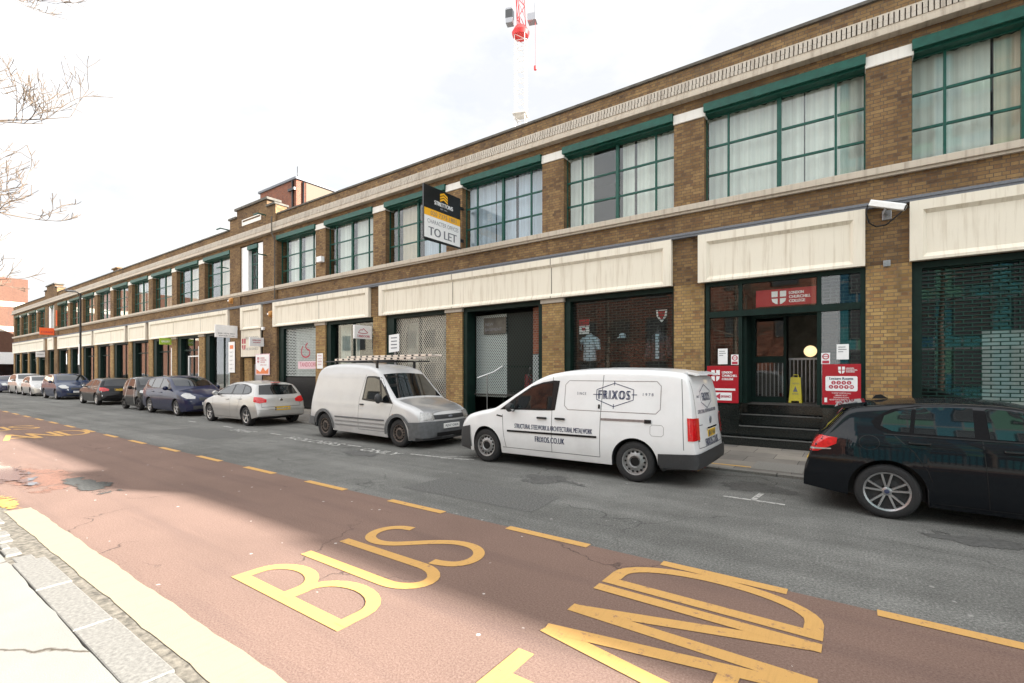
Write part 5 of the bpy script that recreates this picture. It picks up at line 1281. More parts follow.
V.end(True, [(-.70, .70, -.70, .78), (-.66, .70, -.66, .78)], .01, 'lock', 'black_paint', n=2, m=2)
V.plate(True, .785, 'NA17 VHU', 'plate_yellow', .44, .11); V.plate(False, .42, 'NA17 VHU', 'plate_white')
V.end(True, [(-.72, .285, -.72, .31), (-.42, .285, -.42, .31)], .035, 'reflector', 'red_lens', n=6, m=2)
V.wheels('steel', 'steel_wheel', rr=.64); V.axle_shadow_pan()

# --- older high roof van with the ladder
C = Car('high_roof_van', -7.83, 7.58, True, 4.525, 1.795,
    [(0, .28), (0, .62), (.02, .74), (.12, .86), (.40, .97), (.80, 1.06), (1.0, 1.12), (1.2, 1.30), (1.58, 1.69), (1.75, 1.84), (2.1, 1.945), (2.8, 2.0), (3.5, 2.0), (3.95, 1.96), (4.16, 1.85), (4.28, 1.50), (4.37, 1.1), (4.43, .75), (4.46, .6), (4.525, .55), (4.525, .3)],
    [(0, .20), (.4, .18), (1.3, .20), (3.6, .24), (4.525, .34)],
    [(.18, .95), (.3, .975), (.5, .995), (.65, 1.0), (.95, .98), (1.05, .965), (1.65, .86), (1.98, .76)],
    .84, 3.752, .325, 'dirty silver white high roof van with a ladder on top, parked nose right', 'van', 'paint_dirty_white', corner=(.10, .13), plan=(.08, .6, .05, .5), bow=(.20, .05), lip=.12)
gap = MB()
for p in ([(1.02, 1.0), (1.12, .75), (1.22, .33)], [(2.12, 1.68), (2.28, 1.1), (2.30, .33)], [(2.30, .33), (1.22, .33)], [(4.22, 1.75), (4.36, .9), (4.38, .6)]): C.line(p, .010, mb=gap)
gap.build('panel_gap', 'grey_plastic', C.body, local=True)
for zz in (.60, .50, .40): C.side([(1.30, zz - .018, 1.30, zz + .018), (3.25, zz - .018, 3.25, zz + .018)], .012 if zz == .6 else .007, 'side_moulding', 'grey_plastic' if zz == .6 else 'paint_grey_silver', m=2)
C.sides([(1.02, 1.0, 1.04, 1.02), (1.22, 1.01, 1.30, 1.32), (1.42, 1.02, 1.56, 1.62), (1.75, 1.03, 1.78, 1.65), (2.08, 1.05, 2.04, 1.65), (2.18, 1.06, 2.10, 1.63)], .003, 'window_seal', 'black_paint', n=26)
C.sides([(1.46, 1.07, 1.60, 1.56), (1.78, 1.08, 1.80, 1.61), (2.06, 1.09, 2.02, 1.61), (2.12, 1.10, 2.06, 1.58)], .006, 'window', 'car_glass'); C.sides([(1.16, 1.04, 1.18, 1.09), (1.40, 1.06, 1.52, 1.50)], .006, 'quarter_window', 'car_glass', n=8)
C.topface(1.04, 1.62, .74, .66, .004, 'windscreen', 'car_glass')
C.topface(.10, .98, .66, .72, .004, 'bonnet', 'paint_grey_silver', C.body)
C.bumper(False, .46, [(.20, .60), (.18, .62), (.18, .62), (.18, .62), (.18, .62), (.18, .62), (.20, .60)], .025, 'bumper', 'grey_plastic')
C.bumper(True, 4.15, [(.3, .56), (.3, .58), (.3, .58), (.3, .56)], .03, 'bumper', 'grey_plastic')
C.arch_trim(.075, 'grey_plastic', .02)
C.end(False, [(-.50, .66, -.50, .755), (.50, .66, .50, .755)], .012, 'grille', 'trim_plastic')
C.end(False, [(-.45, .27, -.45, .36), (.45, .27, .45, .36)], .034, 'lower_grille', 'black_paint')
C.corners(1., (.22, .78), (.03, .52), [(.64, .83), (.64, .80)], .012, 'headlight', 'clear_lens')
C.corners(3.7, (4.36, .80), (4.44, .70), [(.75, 1.2), (.75, 1.2)], .01, 'tail_light', 'red_lens')
m = MB(); x_ = C.hit((-3, 0, .71), (1, 0, 0), 0).x; m.sphere((x_ - .01, 0, .71), (.02, .07, .032)); m.build('badge', 'ink_grey', C.root, local=True)
C.plate(False, .50, 'RJ57 OEK', 'plate_white', out=.05); C.mirror(1.42, 1.08, 'trim_plastic', r=(.07, .09, .12)); C.handle(2.16, .95, 'trim_plastic', .14)
C.side([(.98, .72, .98, .76), (1.03, .72, 1.03, .76)], .008, 'indicator', 'orange_lens', n=2, m=2)
C.wheels('steel', 'rusty_wheel', rr=.62); C.axle_shadow_pan()
m = MB()
for x in (1.9, 3.6):
    m.box(x - .025, x + .025, -.62, .62, 2.01, 2.045); 
    for sg in (-1, 1): m.box(x - .03, x + .03, sg * .62 - .02, sg * .62 + .02, 1.84, 2.045)
for sg in (-1, 1): m.tube([(1.3, sg * .6, 2.03), (4.1, sg * .6, 2.03)], .016)
m.build('roof_rack', 'black_paint', C.root, local=True)
ld = empty('ladder', (-11.85, 8.12, 2.06), R(1.5), 'pale aluminium ladder lying along the roof rack of the high roof van', 'ladder')
for yy in (0, .34):
    m = MB(); m.box(0, 3.15, yy - .015, yy + .015, .0, .055, .004); m.build('rail', 'aluminium', ld, local=True)
    m = MB(); m.box(.45, 3.62, yy + .04, yy + .065, .075, .12, .004); m.build('rail', 'aluminium', ld, local=True)
m = MB()
for i in range(13): m.box(.12 + i * .24, .15 + i * .24, .015, .325, .012, .042); m.box(.57 + i * .24, .60 + i * .24, .065, .38, .085, .11)
m.build('rungs', 'aluminium', ld, local=True)
m = MB()
for i in range(13): m.box(.10 + i * .24, .17 + i * .24, -.022, -.015, .008, .048); m.box(.55 + i * .24, .61 + i * .24, .03, .04, .08, .115)
m.build('rung_ends', 'black_paint', ld, local=True)

# --- hatchbacks and people carriers built from two families of shapes
HT = [(0, .30), (0, .54), (.05, .67), (.30, .79), (.75, .89), (1.12, .965), (1.35, 1.07), (1.95, 1.36), (2.3, 1.44), (2.75, 1.46), (3.35, 1.435), (3.72, 1.385), (3.80, 1.34), (3.95, 1.12), (4.06, .985), (4.13, .90), (4.17, .75), (4.22, .62), (4.249, .52), (4.249, .30)]
HP = [(.16, .92), (.3, .965), (.5, .995), (.66, 1.0), (.85, .98), (.98, .935), (1.30, .76), (1.45, .66)]
def hatch(name, fx, ny, flip, L, W, H, ov, wb, Rw, label, paint, style, rim, plate_r, plate_f, group=None, glass_z=.98, side_col='black_paint', lamps=True):
    kx, kz = L / 4.249, H / 1.46
    c = Car(name, fx, ny, flip, L, W, sc_pts(HT, kx, kz), [(0, .2), (.5, .17), (L - .6, .2), (L, .32)], [(a * kz, b) for a, b in HP], ov, ov + wb, Rw, label, 'car', paint, corner=(.10, .16), plan=(.12, .8, .07, .6), bow=(.32, .10), group=group)
    seal = sc_pairs([(1.42, .98, 1.44, .99), (1.75, .985, 1.90, 1.24), (2.2, .99, 2.25, 1.345), (2.8, 1.0, 2.8, 1.365), (3.3, 1.01, 3.25, 1.335), (3.62, 1.03, 3.55, 1.27), (3.74, 1.10, 3.66, 1.20)], kx, kz)
    c.sides(seal, .003, 'window_seal', side_col, n=30)
    c.sides(sc_pairs([(1.55, 1.005, 1.60, 1.06), (1.80, 1.01, 1.96, 1.22), (2.2, 1.015, 2.25, 1.315), (2.46, 1.02, 2.46, 1.335)], kx, kz), .006, 'window', 'car_glass')
    c.sides(sc_pairs([(2.56, 1.02, 2.56, 1.335), (2.95, 1.025, 2.92, 1.335), (3.2, 1.03, 3.12, 1.315)], kx, kz), .006, 'window', 'car_glass', n=12)
    c.sides(sc_pairs([(3.26, 1.035, 3.18, 1.305), (3.52, 1.05, 3.48, 1.25), (3.66, 1.10, 3.60, 1.19)], kx, kz), .006, 'quarter_window', 'car_glass', n=10)
    c.topface(1.36 * kx, 2.02 * kx, .66 * W / 1.75, .58 * W / 1.75, .004, 'windscreen', 'car_glass', bulge=.10)
    c.end(True, [(-.66, 1.02 * kz, -.56, 1.31 * kz), (0, 1.0 * kz, 0, 1.34 * kz), (.66, 1.02 * kz, .56, 1.31 * kz)], .005, 'rear_window', 'car_glass')
    g_ = MB()
    for p in ([(1.22, .86), (1.25, .5), (1.32, .26)], [(2.50, 1.36), (2.50, .98), (2.46, .26)], [(1.32, .24), (3.0, .25)], [(3.20, 1.0), (3.10, .72), (2.95, .5)]): c.line([(a * kx, b * kz) for a, b in p], .008, mb=g_)
    rear_line(c, [(-.66, .62 * kz), (-.60, .92 * kz)], .008, g_, .002); rear_line(c, [(.66, .62 * kz), (.60, .92 * kz)], .008, g_, .002); rear_line(c, [(-.66, .62 * kz), (.66, .62 * kz)], .012, g_, .002)
    g_.build('panel_gap', 'black_paint', c.body, local=True)
    c.handle(2.3 * kx, .84 * kz, paint); c.handle(3.15 * kx, .87 * kz, paint); c.mirror(1.62 * kx, .99 * kz, paint)
    if lamps:
        c.corners(L - .9, (L - .28, .80 * W / 1.75), (L - .06, .52), [(.80 * kz, .95 * kz), (.74 * kz, .93 * kz), (.77 * kz, .86 * kz)], .006, 'tail_light', 'red_lens')
        c.corners(1., (.42, .80 * W / 1.75), (.06, .48), [(.76 * kz, .84 * kz), (.62 * kz, .80 * kz), (.62 * kz, .72 * kz)], .006, 'headlight', 'clear_lens')
    c.end(False, [(-.45, .30, -.45, .46), (.45, .30, .45, .46)], .004, 'lower_grille', 'trim_plastic'); c.end(False, [(-.38, .60 * kz, -.36, .68 * kz), (.38, .60 * kz, .36, .68 * kz)], .005, 'grille', 'trim_plastic')
    if plate_r: c.plate(True, plate_r[0], plate_r[1], 'plate_yellow')
    if plate_f: c.plate(False, plate_f[0], plate_f[1], 'plate_white')
    c.wheels(style, rim); c.axle_shadow_pan()
    return c
A = hatch('hatchback_car', -19.66, 7.72, False, 4.249, 1.753, 1.46, .90, 2.614, .315, 'silver five door hatchback parked nose left behind the high roof van', 'paint_silver', 'five', 'alloy', (.56, 'LM06 NJU'), (.4, 'LM06 NJU'))
m = MB(); x_ = A.hit((9, 0, .84), (-1, 0, 0), 0).x; m.lathe([(0, .012), (.05, .012), (.055, 0)], (x_ - .003, 0, .83), 'x', 18); m.build('badge', 'chrome', A.root, local=True)
A.side([(1.35, .48, 1.35, .51), (3.02, .49, 3.02, .52)], .01, 'side_moulding', 'paint_silver', m=2); A.bumper(True, 3.98, [(.52, .56), (.54, .58), (.54, .58), (.52, .56)], .018, 'bumper_strip', 'paint_silver')
m = MB(); m.box(3.70, 3.86, -.12, .12, 1.395, 1.415); m.build('brake_light', 'red_lens', A.root, local=True)

# dark estate-backed hatch at the right edge
B = Car('dark_hatchback', 3.76, 7.24, True, 4.324, 1.765,
    [(0, .30), (0, .56), (.05, .68), (.3, .80), (.8, .90), (1.30, .975), (1.52, 1.08), (2.1, 1.345), (2.4, 1.41), (2.8, 1.425), (3.3, 1.41), (3.74, 1.36), (3.86, 1.33), (4.02, 1.13), (4.13, 1.0), (4.20, .93), (4.255, .80), (4.27, .70), (4.324, .56), (4.324, .32)],
    [(0, .18), (.6, .16), (3.6, .2), (4.324, .30)],
    [(.16, .90), (.28, .95), (.45, .985), (.66, 1.0), (.80, .99), (.90, .985), (.985, .945), (1.30, .775), (1.42, .68)],
    .78, 3.47, .325, 'glossy black five door hatchback cut off by the right edge, parked nose right', 'car', 'paint_black', corner=(.09, .16), plan=(.12, .8, .05, .6), bow=(.32, .0))
B.sides([(1.55, .97, 1.58, .99), (1.85, .98, 2.0, 1.22), (2.3, .99, 2.35, 1.34), (2.7, 1.0, 2.7, 1.36), (3.2, 1.005, 3.18, 1.345), (3.45, 1.01, 3.42, 1.30), (3.58, 1.08, 3.52, 1.24), (3.62, 1.15, 3.58, 1.19)], .003, 'window_seal', 'trim_matt', n=36)
B.sides([(1.72, 1.0, 1.76, 1.06), (1.95, 1.005, 2.06, 1.22), (2.3, 1.01, 2.35, 1.315), (2.58, 1.015, 2.60, 1.335)], .006, 'window', 'car_glass')
B.sides([(2.70, 1.02, 2.70, 1.335), (3.0, 1.025, 2.98, 1.335), (3.22, 1.03, 3.19, 1.32)], .006, 'window', 'car_glass', n=12)
B.sides([(3.26, 1.035, 3.23, 1.31), (3.42, 1.045, 3.38, 1.275), (3.53, 1.10, 3.49, 1.22)], .006, 'quarter_window', 'car_glass', n=10)
B.topface(1.55, 2.15, .66, .58, .004, 'windscreen', 'car_glass', bulge=.1)
B.end(True, [(-.56, 1.04, -.50, 1.30), (0, 1.02, 0, 1.32), (.56, 1.04, .50, 1.30)], .005, 'rear_window', 'car_glass')
B.corners(3.3, (3.92, .80), (4.20, .50), [(.86, .93), (.75, .95), (.74, .93), (.78, .90)], .006, 'tail_light', 'red_lens')
B.corners(3.3, (3.97, .80), (4.20, .50), [(.785, .80), (.765, .79), (.765, .785)], .011, 'reversing_light', 'clear_lens')
g_ = MB()
for p in ([(1.35, .88), (1.38, .5), (1.44, .24)], [(2.64, 1.36), (2.64, .98), (2.58, .24)], [(1.44, .23), (3.1, .25)], [(3.40, 1.0), (3.22, .82), (3.10, .62), (3.06, .5)]): B.line(p, .009, mb=g_)
B.line([(3.64 + .10 * math.cos(a), .90 + .085 * math.sin(a)) for a in [2 * math.pi * i / 24 for i in range(25)]], .007, mb=g_)
g_.build('panel_gap', 'black_paint', B.body, local=True)
B.side([(1.5, .80, 1.5, .806), (2.6, .855, 2.6, .861), (3.86, .875, 3.86, .881)], .006, 'swage_line', 'paint_black', n=30, m=2)
B.side([(1.6, .975, 1.6, .992), (3.5, 1.0, 3.5, 1.012)], .007, 'waist_trim', 'chrome' if False else 'black_paint', n=30, m=1)
B.handle(2.38, .895, 'paint_black', .2); B.handle(3.17, .925, 'paint_black', .2); B.mirror(1.78, .98, 'paint_black')
m = MB(); m.prism([(3.66, 1.372), (3.92, 1.335), (4.0, 1.30), (3.88, 1.285), (3.70, 1.33)], 'y', -.56, .56); m.build('spoiler', 'paint_black', B.root, local=True)
m = MB(); m.prism([(3.42, 1.40), (3.60, 1.39), (3.56, 1.44), (3.50, 1.455)], 'y', -.03, .03); m.build('aerial', 'black_paint', B.root, local=True)
B.corners(1., (.42, .80), (.06, .48), [(.72, .80), (.60, .76), (.62, .70)], .006, 'headlight', 'clear_lens'); B.end(False, [(-.38, .60, -.36, .68), (.38, .60, .36, .68)], .005, 'grille', 'trim_plastic')
B.plate(True, .52, 'LB14 VKX', 'plate_yellow', out=.004); B.plate(False, .42, 'LB14 VKX', 'plate_white')
B.wheels('ten', 'alloy', .21, .70, .015, hub='ink_navy'); B.axle_shadow_pan()

MT = [(0, .30), (0, .60), (.05, .74), (.28, .87), (.75, .99), (1.05, 1.06), (1.28, 1.17), (1.92, 1.50), (2.3, 1.60), (2.9, 1.62), (3.6, 1.60), (4.12, 1.54), (4.23, 1.48), (4.37, 1.18), (4.45, .97), (4.50, .72), (4.556, .55), (4.556, .3)]
MP_ = [(.16, .92), (.3, .965), (.5, .995), (.7, 1.0), (.92, .985), (1.07, .945), (1.45, .79), (1.62, .70)]
def carrier(name, fx, ny, L, W, H, ov, wb, Rw, label, paint, style, rim, plate_f, group=None, flip=True):
    kx, kz = L / 4.556, H / 1.62
    c = Car(name, fx, ny, flip, L, W, sc_pts(MT, kx, kz), [(0, .2), (.5, .17), (L - .6, .22), (L, .34)], [(a * kz, b) for a, b in MP_], ov, ov + wb, Rw, label, 'car', paint, corner=(.10, .16), plan=(.12, .8, .05, .6), bow=(.32, .08), group=group)
    c.sides(sc_pairs([(1.30, 1.06, 1.32, 1.07), (1.62, 1.065, 1.80, 1.36), (2.1, 1.07, 2.2, 1.50), (2.8, 1.08, 2.8, 1.525), (3.5, 1.09, 3.5, 1.51), (4.0, 1.11, 3.95, 1.46), (4.16, 1.18, 4.08, 1.38)], kx, kz), .003, 'window_seal', 'black_paint', n=30)
    c.sides(sc_pairs([(1.72, 1.09, 1.84, 1.34), (2.1, 1.095, 2.2, 1.475), (2.5, 1.10, 2.52, 1.495)], kx, kz), .006, 'window', 'car_glass', n=14)
    c.sides(sc_pairs([(2.60, 1.10, 2.60, 1.495), (3.0, 1.11, 3.0, 1.495), (3.42, 1.115, 3.38, 1.485)], kx, kz), .006, 'window', 'car_glass', n=12)
    c.sides(sc_pairs([(3.52, 1.12, 3.48, 1.48), (3.95, 1.135, 3.88, 1.44), (4.10, 1.19, 4.02, 1.37)], kx, kz), .006, 'quarter_window', 'car_glass', n=12)
    c.topface(1.28 * kx, 2.0 * kx, .70 * W / 1.8, .60 * W / 1.8, .004, 'windscreen', 'car_glass', bulge=.12)
    c.end(True, [(-.58, 1.10 * kz, -.54, 1.44 * kz), (.58, 1.10 * kz, .54, 1.44 * kz)], .005, 'rear_window', 'car_glass')
    g_ = MB()
    for p in ([(1.20, .95), (1.22, .5), (1.30, .28)], [(2.55, 1.5), (2.55, 1.05), (2.52, .28)], [(1.3, .27), (3.3, .28)], [(3.46, 1.1), (3.42, .8), (3.25, .6)]): c.line([(a * kx, b * kz) for a, b in p], .008, mb=g_)
    g_.build('panel_gap', 'black_paint', c.body, local=True)
    c.handle(2.35 * kx, .92 * kz, paint); c.handle(3.2 * kx, .94 * kz, paint); c.mirror(1.60 * kx, 1.06 * kz, paint)
    c.corners(1., (.50, .82 * W / 1.8), (.08, .48), [(.82 * kz, .92 * kz), (.70 * kz, .89 * kz), (.69 * kz, .78 * kz)], .006, 'headlight', 'clear_lens')
    c.corners(L - .9, (L - .30, .82 * W / 1.8), (L - .08, .60), [(.9 * kz, 1.05 * kz), (.88 * kz, 1.06 * kz)], .006, 'tail_light', 'red_lens')
    c.end(False, [(-.55, .28, -.55, .42), (.55, .28, .55, .42)], .004, 'lower_grille', 'trim_plastic'); c.end(False, [(-.34, .62 * kz, -.36, .74 * kz), (.34, .62 * kz, .36, .74 * kz)], .005, 'grille', 'trim_plastic')
    if plate_f: c.plate(False, plate_f[0], plate_f[1], 'plate_white')
    c.wheels(style, rim); c.axle_shadow_pan()
    return c
carrier('people_carrier', -21.15, 7.85, 4.556, 1.80, 1.61, .87, 2.78, .325, 'dark navy people carrier parked nose right behind the silver hatchback', 'paint_navy', 'five', 'alloy', (.5, 'LC66 YDU'))

# tiny two seater
T_ = Car('two_seat_car', -26.15, 7.98, True, 2.69, 1.66,
    [(0, .30), (0, .62), (.05, .80), (.28, .97), (.50, 1.06), (.68, 1.18), (1.08, 1.47), (1.4, 1.55), (1.9, 1.54), (2.30, 1.47), (2.42, 1.38), (2.55, 1.05), (2.62, .75), (2.69, .55), (2.69, .32)],
    [(0, .2), (.5, .18), (2.2, .2), (2.69, .32)], [(.16, .93), (.35, .97), (.6, 1.0), (.9, .975), (1.05, .94), (1.40, .79), (1.55, .72)],
    .42, 2.29, .30, 'tiny black two seat car with silver flashes, between the people carrier and the dark hatchback', 'car', 'paint_charcoal', corner=(.10, .16), plan=(.10, .6, .08, .5), bow=(.25, .14))
T_.sides([(.92, 1.02, .98, 1.16), (1.2, 1.03, 1.24, 1.42), (1.62, 1.04, 1.66, 1.45), (1.72, 1.05, 1.72, 1.44)], .005, 'window', 'car_glass', n=14); T_.sides([(1.86, 1.07, 1.86, 1.42), (2.2, 1.12, 2.16, 1.36)], .005, 'quarter_window', 'car_glass', n=8)
T_.topface(.62, 1.16, .62, .56, .004, 'windscreen', 'car_glass', bulge=.06); T_.end(True, [(-.5, 1.08, -.46, 1.36), (.5, 1.08, .46, 1.36)], .005, 'rear_window', 'car_glass')
q = MB(); T_.line([(.86, .30), (.82, .7), (.88, 1.02), (1.18, 1.45), (1.9, 1.50)], .06, off=.006, mb=q); T_.line([(1.88, 1.46), (1.84, .9), (2.0, .55)], .05, off=.006, mb=q); q.build('silver_frame', 'paint_silver', T_.body, local=True)
T_.corners(.9, (.35, .75), (.06, .45), [(.82, .92), (.72, .9)], .006, 'headlight', 'clear_lens'); T_.corners(1.9, (2.45, .75), (2.6, .55), [(.8, .95), (.8, .95)], .006, 'tail_light', 'red_lens')
T_.end(False, [(-.36, .30, -.36, .5), (.36, .30, .36, .5)], .005, 'grille', 'trim_plastic'); T_.plate(False, .58, 'KX16 RVO', 'plate_white'); T_.mirror(1.02, 1.0, 'black_paint'); T_.wheels('dark', 'black_paint', .18); T_.axle_shadow_pan()

hatch('dark_hatchback', -36.15, 7.98, False, 4.26, 1.80, 1.45, .87, 2.63, .32, 'black hatchback parked nose left with its red tail lights showing, third dark car along', 'paint_charcoal', 'five', 'silver_metal', (.80, 'LD65 OXR'), None)
carrier('people_carrier', -40.3, 8.1, 4.77, 1.88, 1.66, .95, 2.85, .33, 'blue people carrier parked nose right near the street lamp', 'paint_blue', 'seven', 'alloy', (.5, 'LV12 KNP'))
hatch('hatchback_car', -47.7, 8.2, True, 4.2, 1.75, 1.50, .85, 2.6, .31, 'small silver hatchback parked nose right just behind the blue people carrier', 'paint_silver', 'five', 'alloy', None, (.45, 'GU09 XFM'))
carrier('people_carrier', -52.6, 8.25, 4.4, 1.78, 1.64, .88, 2.65, .32, 'beige silver people carrier parked nose right, second from the left end of the row', 'paint_silver', 'five', 'alloy', (.5, 'EK08 TLZ'))
hatch('hatchback_car', -57.9, 8.0, True, 4.3, 1.78, 1.47, .9, 2.6, .32, 'dark navy hatchback at the left end of the row of parked cars', 'paint_navy', 'five', 'alloy', None, (.45, 'LR10 HWB'))

# ------------------------------------------------------------------ beyond the street
BB = empty('brick_block', (-108, 4, 0), 0, 'sunlit orange brick block with white bands closing the far end of the street', 'building')
m = MB(); m.box(-118, -100, -14, 16.7, 0, 15.4); wl = m.build('wall', 'orange_brick', BB)
for z in (7.6, 11.2): m = MB(); m.box(-118.1, -99.93, -14.1, 16.78, z, z + .75); m.build('band', 'stone_trim', BB)
for yy in (3.5, 8., 12.5):
    for z in (5.0, 8.9, 12.6):
        m = MB(); frame_box(m, -100.0, -99.95, yy, yy + 1.4, z, z + 1.7, .08) if False else None
        m = MB(); m.box(-99.99, -99.94, yy, yy + 1.4, z, z + 1.7); m.box(-99.94, -99.92, yy + .66, yy + .74, z, z + 1.7); m.build('window', 'teal_glazing' if False else 'slate', BB) if yy < 8 else None
m = MB(); m.box(-99.93, -99.7, 2, 16.2, 2.9, 4.6); m.build('shop_fascia', 'white_paint', BB)
for yy in (3, 7.5, 12): m = MB(); m.box(-99.96, -99.85, yy, yy + 3.6, .3, 2.85); m.build('shop_window', 'car_glass', BB)
m = MB(); m.box(-92, -86.0, 14.5, 20, 0, 10.2); m.prism([(14.5, 10.2), (20, 10.2), (17.2, 11.6)], 'x', -92, -86); tag(m.build('brick_house', 'red_brick'), 'narrow red brick gable just past the end of the warehouse', 'building')

def beam(mb, a, b, r): mb.tube([a, b], r, 5, False)
cr = empty('tower_crane', (-53.2, 77.5, 0), R(20), 'red and white tower crane rising behind the warehouse roof', 'crane')
m = MB(); w = 1.0; Hm = 67.
for sx in (-1, 1):
    for sy in (-1, 1): beam(m, (sx * w, sy * w, 0), (sx * w, sy * w, Hm), .07)
z = 30.; k = 0
while z < Hm - .1:
    z1 = min(z + 2.1, Hm)
    for sx in (-1, 1):
        beam(m, (sx * w, -w, z), (sx * w, w, z1), .05); beam(m, (-w, sx * w, z1), (w, sx * w, z), .05); beam(m, (sx * w, -w, z1), (sx * w, w, z1), .05); beam(m, (-w, sx * w, z1), (w, sx * w, z1), .05)
    z = z1
m.build('mast', 'crane_white', cr, local=True)
for z in (41.5, 51.5): m = MB(); m.box(-1.35, 1.35, -1.35, 1.35, z, z + .25); m.build('platform', 'crane_white', cr, local=True)
m = MB(); m.lathe([(0, 66.8), (1.5, 66.9), (1.75, 67.6), (1.2, 68.6), (0, 68.7)], n=14); m.build('slew_ring', 'crane_red', cr, local=True)
m = MB()
P0 = Vector((0, 0, 68.6)); P1 = Vector((-.6, -3., 98.))
ax = (P1 - P0).normalized(); sx_ = ax.cross(Vector((0, 1, 0))).normalized(); sy_ = ax.cross(sx_)
n = 14
for a, b in ((-1, -1), (1, -1), (0, 1)): beam(m, P0 + sx_ * a * .85 + sy_ * b * .7, P1 + sx_ * a * .6 + sy_ * b * .5, .10)
for i in range(n):
    q0 = P0.lerp(P1, i / n); q1 = P0.lerp(P1, (i + 1) / n); sg = 1 if i % 2 else -1
    beam(m, q0 + sx_ * sg * .82 - sy_ * .68, q1 - sx_ * sg * .8 - sy_ * .66, .07); beam(m, q0 - sx_ * .82 - sy_ * .68, q1 + sy_ * .66, .07); beam(m, q0 + sx_ * .82 - sy_ * .68, q1 + sy_ * .66, .07)
m.build('jib', 'crane_red', cr, local=True)
m = MB(); m.box(-2.8, -1.4, -1., .4, 69.4, 72.4, .1); m.build('cab', 'grey_metal', cr, local=True)
m = MB(); m.box(-2.82, -1.38, -1.02, .1, 70.4, 72.0); m.build('cab_window', 'car_glass', cr, local=True)
m = MB(); m.box(1.5, 3.2, -.8, .8, 69.2, 70.6, .08); beam(m, (2.8, 0, 70.6), (2.9, 0, 73.0), .14); m.build('counterweight', 'grey_metal', cr, local=True)
m = MB(); beam(m, (2.9, 0, 69.2), (2.9, 0, 60.8), .03); m.lathe([(0, 59.8), (.28, 60.0), (.28, 60.7), (0, 60.9)], (2.9, 0, 0), n=10); m.build('hook', 'crane_red', cr, local=True)

# bare street trees
def bare_tree(name, loc, h, seed, label, mat='pale_bark', group=None, lean=(0, 0), first=.36, spread=1.):
    q = random.Random(seed); e = empty(name, loc, 0, label, 'tree', group); tr_ = MB(); cr_ = MB()
    trunk = [Vector((lean[0] * t * t, lean[1] * t * t, h * .8 * t)) + Vector((q.uniform(-.06, .06), q.uniform(-.06, .06), 0)) for t in [i / 8 for i in range(9)]]
    tr_.tube(trunk, [.17 * (1 - .82 * i / 8) for i in range(9)], 10); tr_.build('trunk', mat, e, local=True)
    def br(p, d, l, r, lev):
        n = 5; pts = [p]; dd = d.copy()
        for i in range(n):
            dd = (dd + Vector((q.uniform(-1, 1), q.uniform(-1, 1), q.uniform(-.5, .9))) * .13).normalized(); pts.append(pts[-1] + dd * l / n)
        cr_.tube(pts, [max(.0042, r * (1 - .7 * i / n)) for i in range(n + 1)], 6 if lev < 2 else 4, True, False)
        if lev >= 4: return
        for k in range(5 if lev < 2 else 4):
            t = q.uniform(.25, 1.) if k else 1.
            i = min(n - 1, int(t * n)); b = pts[i].lerp(pts[i + 1], t * n - i)
            s_ = Vector((q.uniform(-1, 1), q.uniform(-1, 1), q.uniform(-.35, .8))).normalized()
            br(b, (dd * .75 + s_ * .75).normalized(), l * q.uniform(.45, .66), r * .5 * (1 - .35 * t) + .0012, lev + 1)
    for k in range(16):
        t = first + (1 - first) * k / 15.; i = min(7, int(t * 8)); p = trunk[i].lerp(trunk[min(8, i + 1)], t * 8 - i)
        a = k * 2.4 + q.uniform(-.4, .4); up_ = q.uniform(.05, .55)
        br(p, Vector((math.cos(a), math.sin(a), up_)).normalized(), spread * (1.75 - .25 * t) * q.uniform(.8, 1.1), .055 * (1.25 - t), 0)
    cr_.build('crown', mat, e, local=True)
    return e
tree = bare_tree('street_tree', (-11.6, .02, .05), 11.8, 21, 'bare street tree whose thin twigs reach in at the upper left edge', 'tree_bark', None, (0, 0), .28, .92)
for i, (x, y, hh) in enumerate(((-6., -6.5, 9.), (3.5, -7., 10.))):
    bare_tree('street_tree', (x, y, .05), hh * 1.35, 31 + i, ['bare tree behind the viewer, mirrored in the shop windows', 'taller bare tree behind the viewer, mirrored in the dark shutter'][i], 'tree_bark')

# the opposite side of the street, seen only as reflections in the glass
def terrace(x0, x1, y0, h, mat, label, bays, storeys, glassy=False):
    e = empty('terrace_building', ((x0 + x1) / 2, y0, 0), 0, label, 'building'); m = MB(); m.box(x0, x1, y0 - 9, y0, 0, h); m.build('wall', mat, e)
    m = MB(); m.box(x0 - .1, x1 + .1, y0 - 9.1, y0 + .12, h, h + .35); m.build('roof', 'slate', e)
    bw = (x1 - x0) / bays; g1 = MB(); g2 = MB()
    for i in range(bays):
        for j in range(storeys):
            a = x0 + bw * (i + .25); z = .9 + j * (h - .6) / storeys; ww = bw * (.5 if not glassy else .62)
            g1.box(a, a + ww, y0, y0 + .03, z, z + 1.7 + .6 * glassy); frame_box(g2, a - .06, a + ww + .06, y0, y0 + .06, z - .06, z + 1.76 + .6 * glassy, .06)
    g1.build('window', 'dull_glass', e); g2.build('window_frame', 'coping' if not glassy else 'grey_metal', e)
terrace(-27, -2.5, -13, 11., 'red_brick', 'red brick terrace across the street behind the viewer', 8, 3)
terrace(-60, -27.5, -12, 11.5, 'cream_render', 'pale rendered block across the street behind the viewer', 11, 3)
terrace(-1, 24, -17, 30., 'teal_cladding', 'teal glazed block across the street behind the viewer', 9, 9, True)
rl = MB()
for i in range(150): rl.box(-16 + i * .14, -15.975 + i * .14, -3.5, -3.475, .05, 1.25)
for z in (.25, 1.15): rl.box(-16, 5, -3.51, -3.465, z, z + .04)
tag(rl.build('railing_fence', 'black_paint'), 'black iron railing behind the viewer, mirrored low in the shop windows', 'railing')

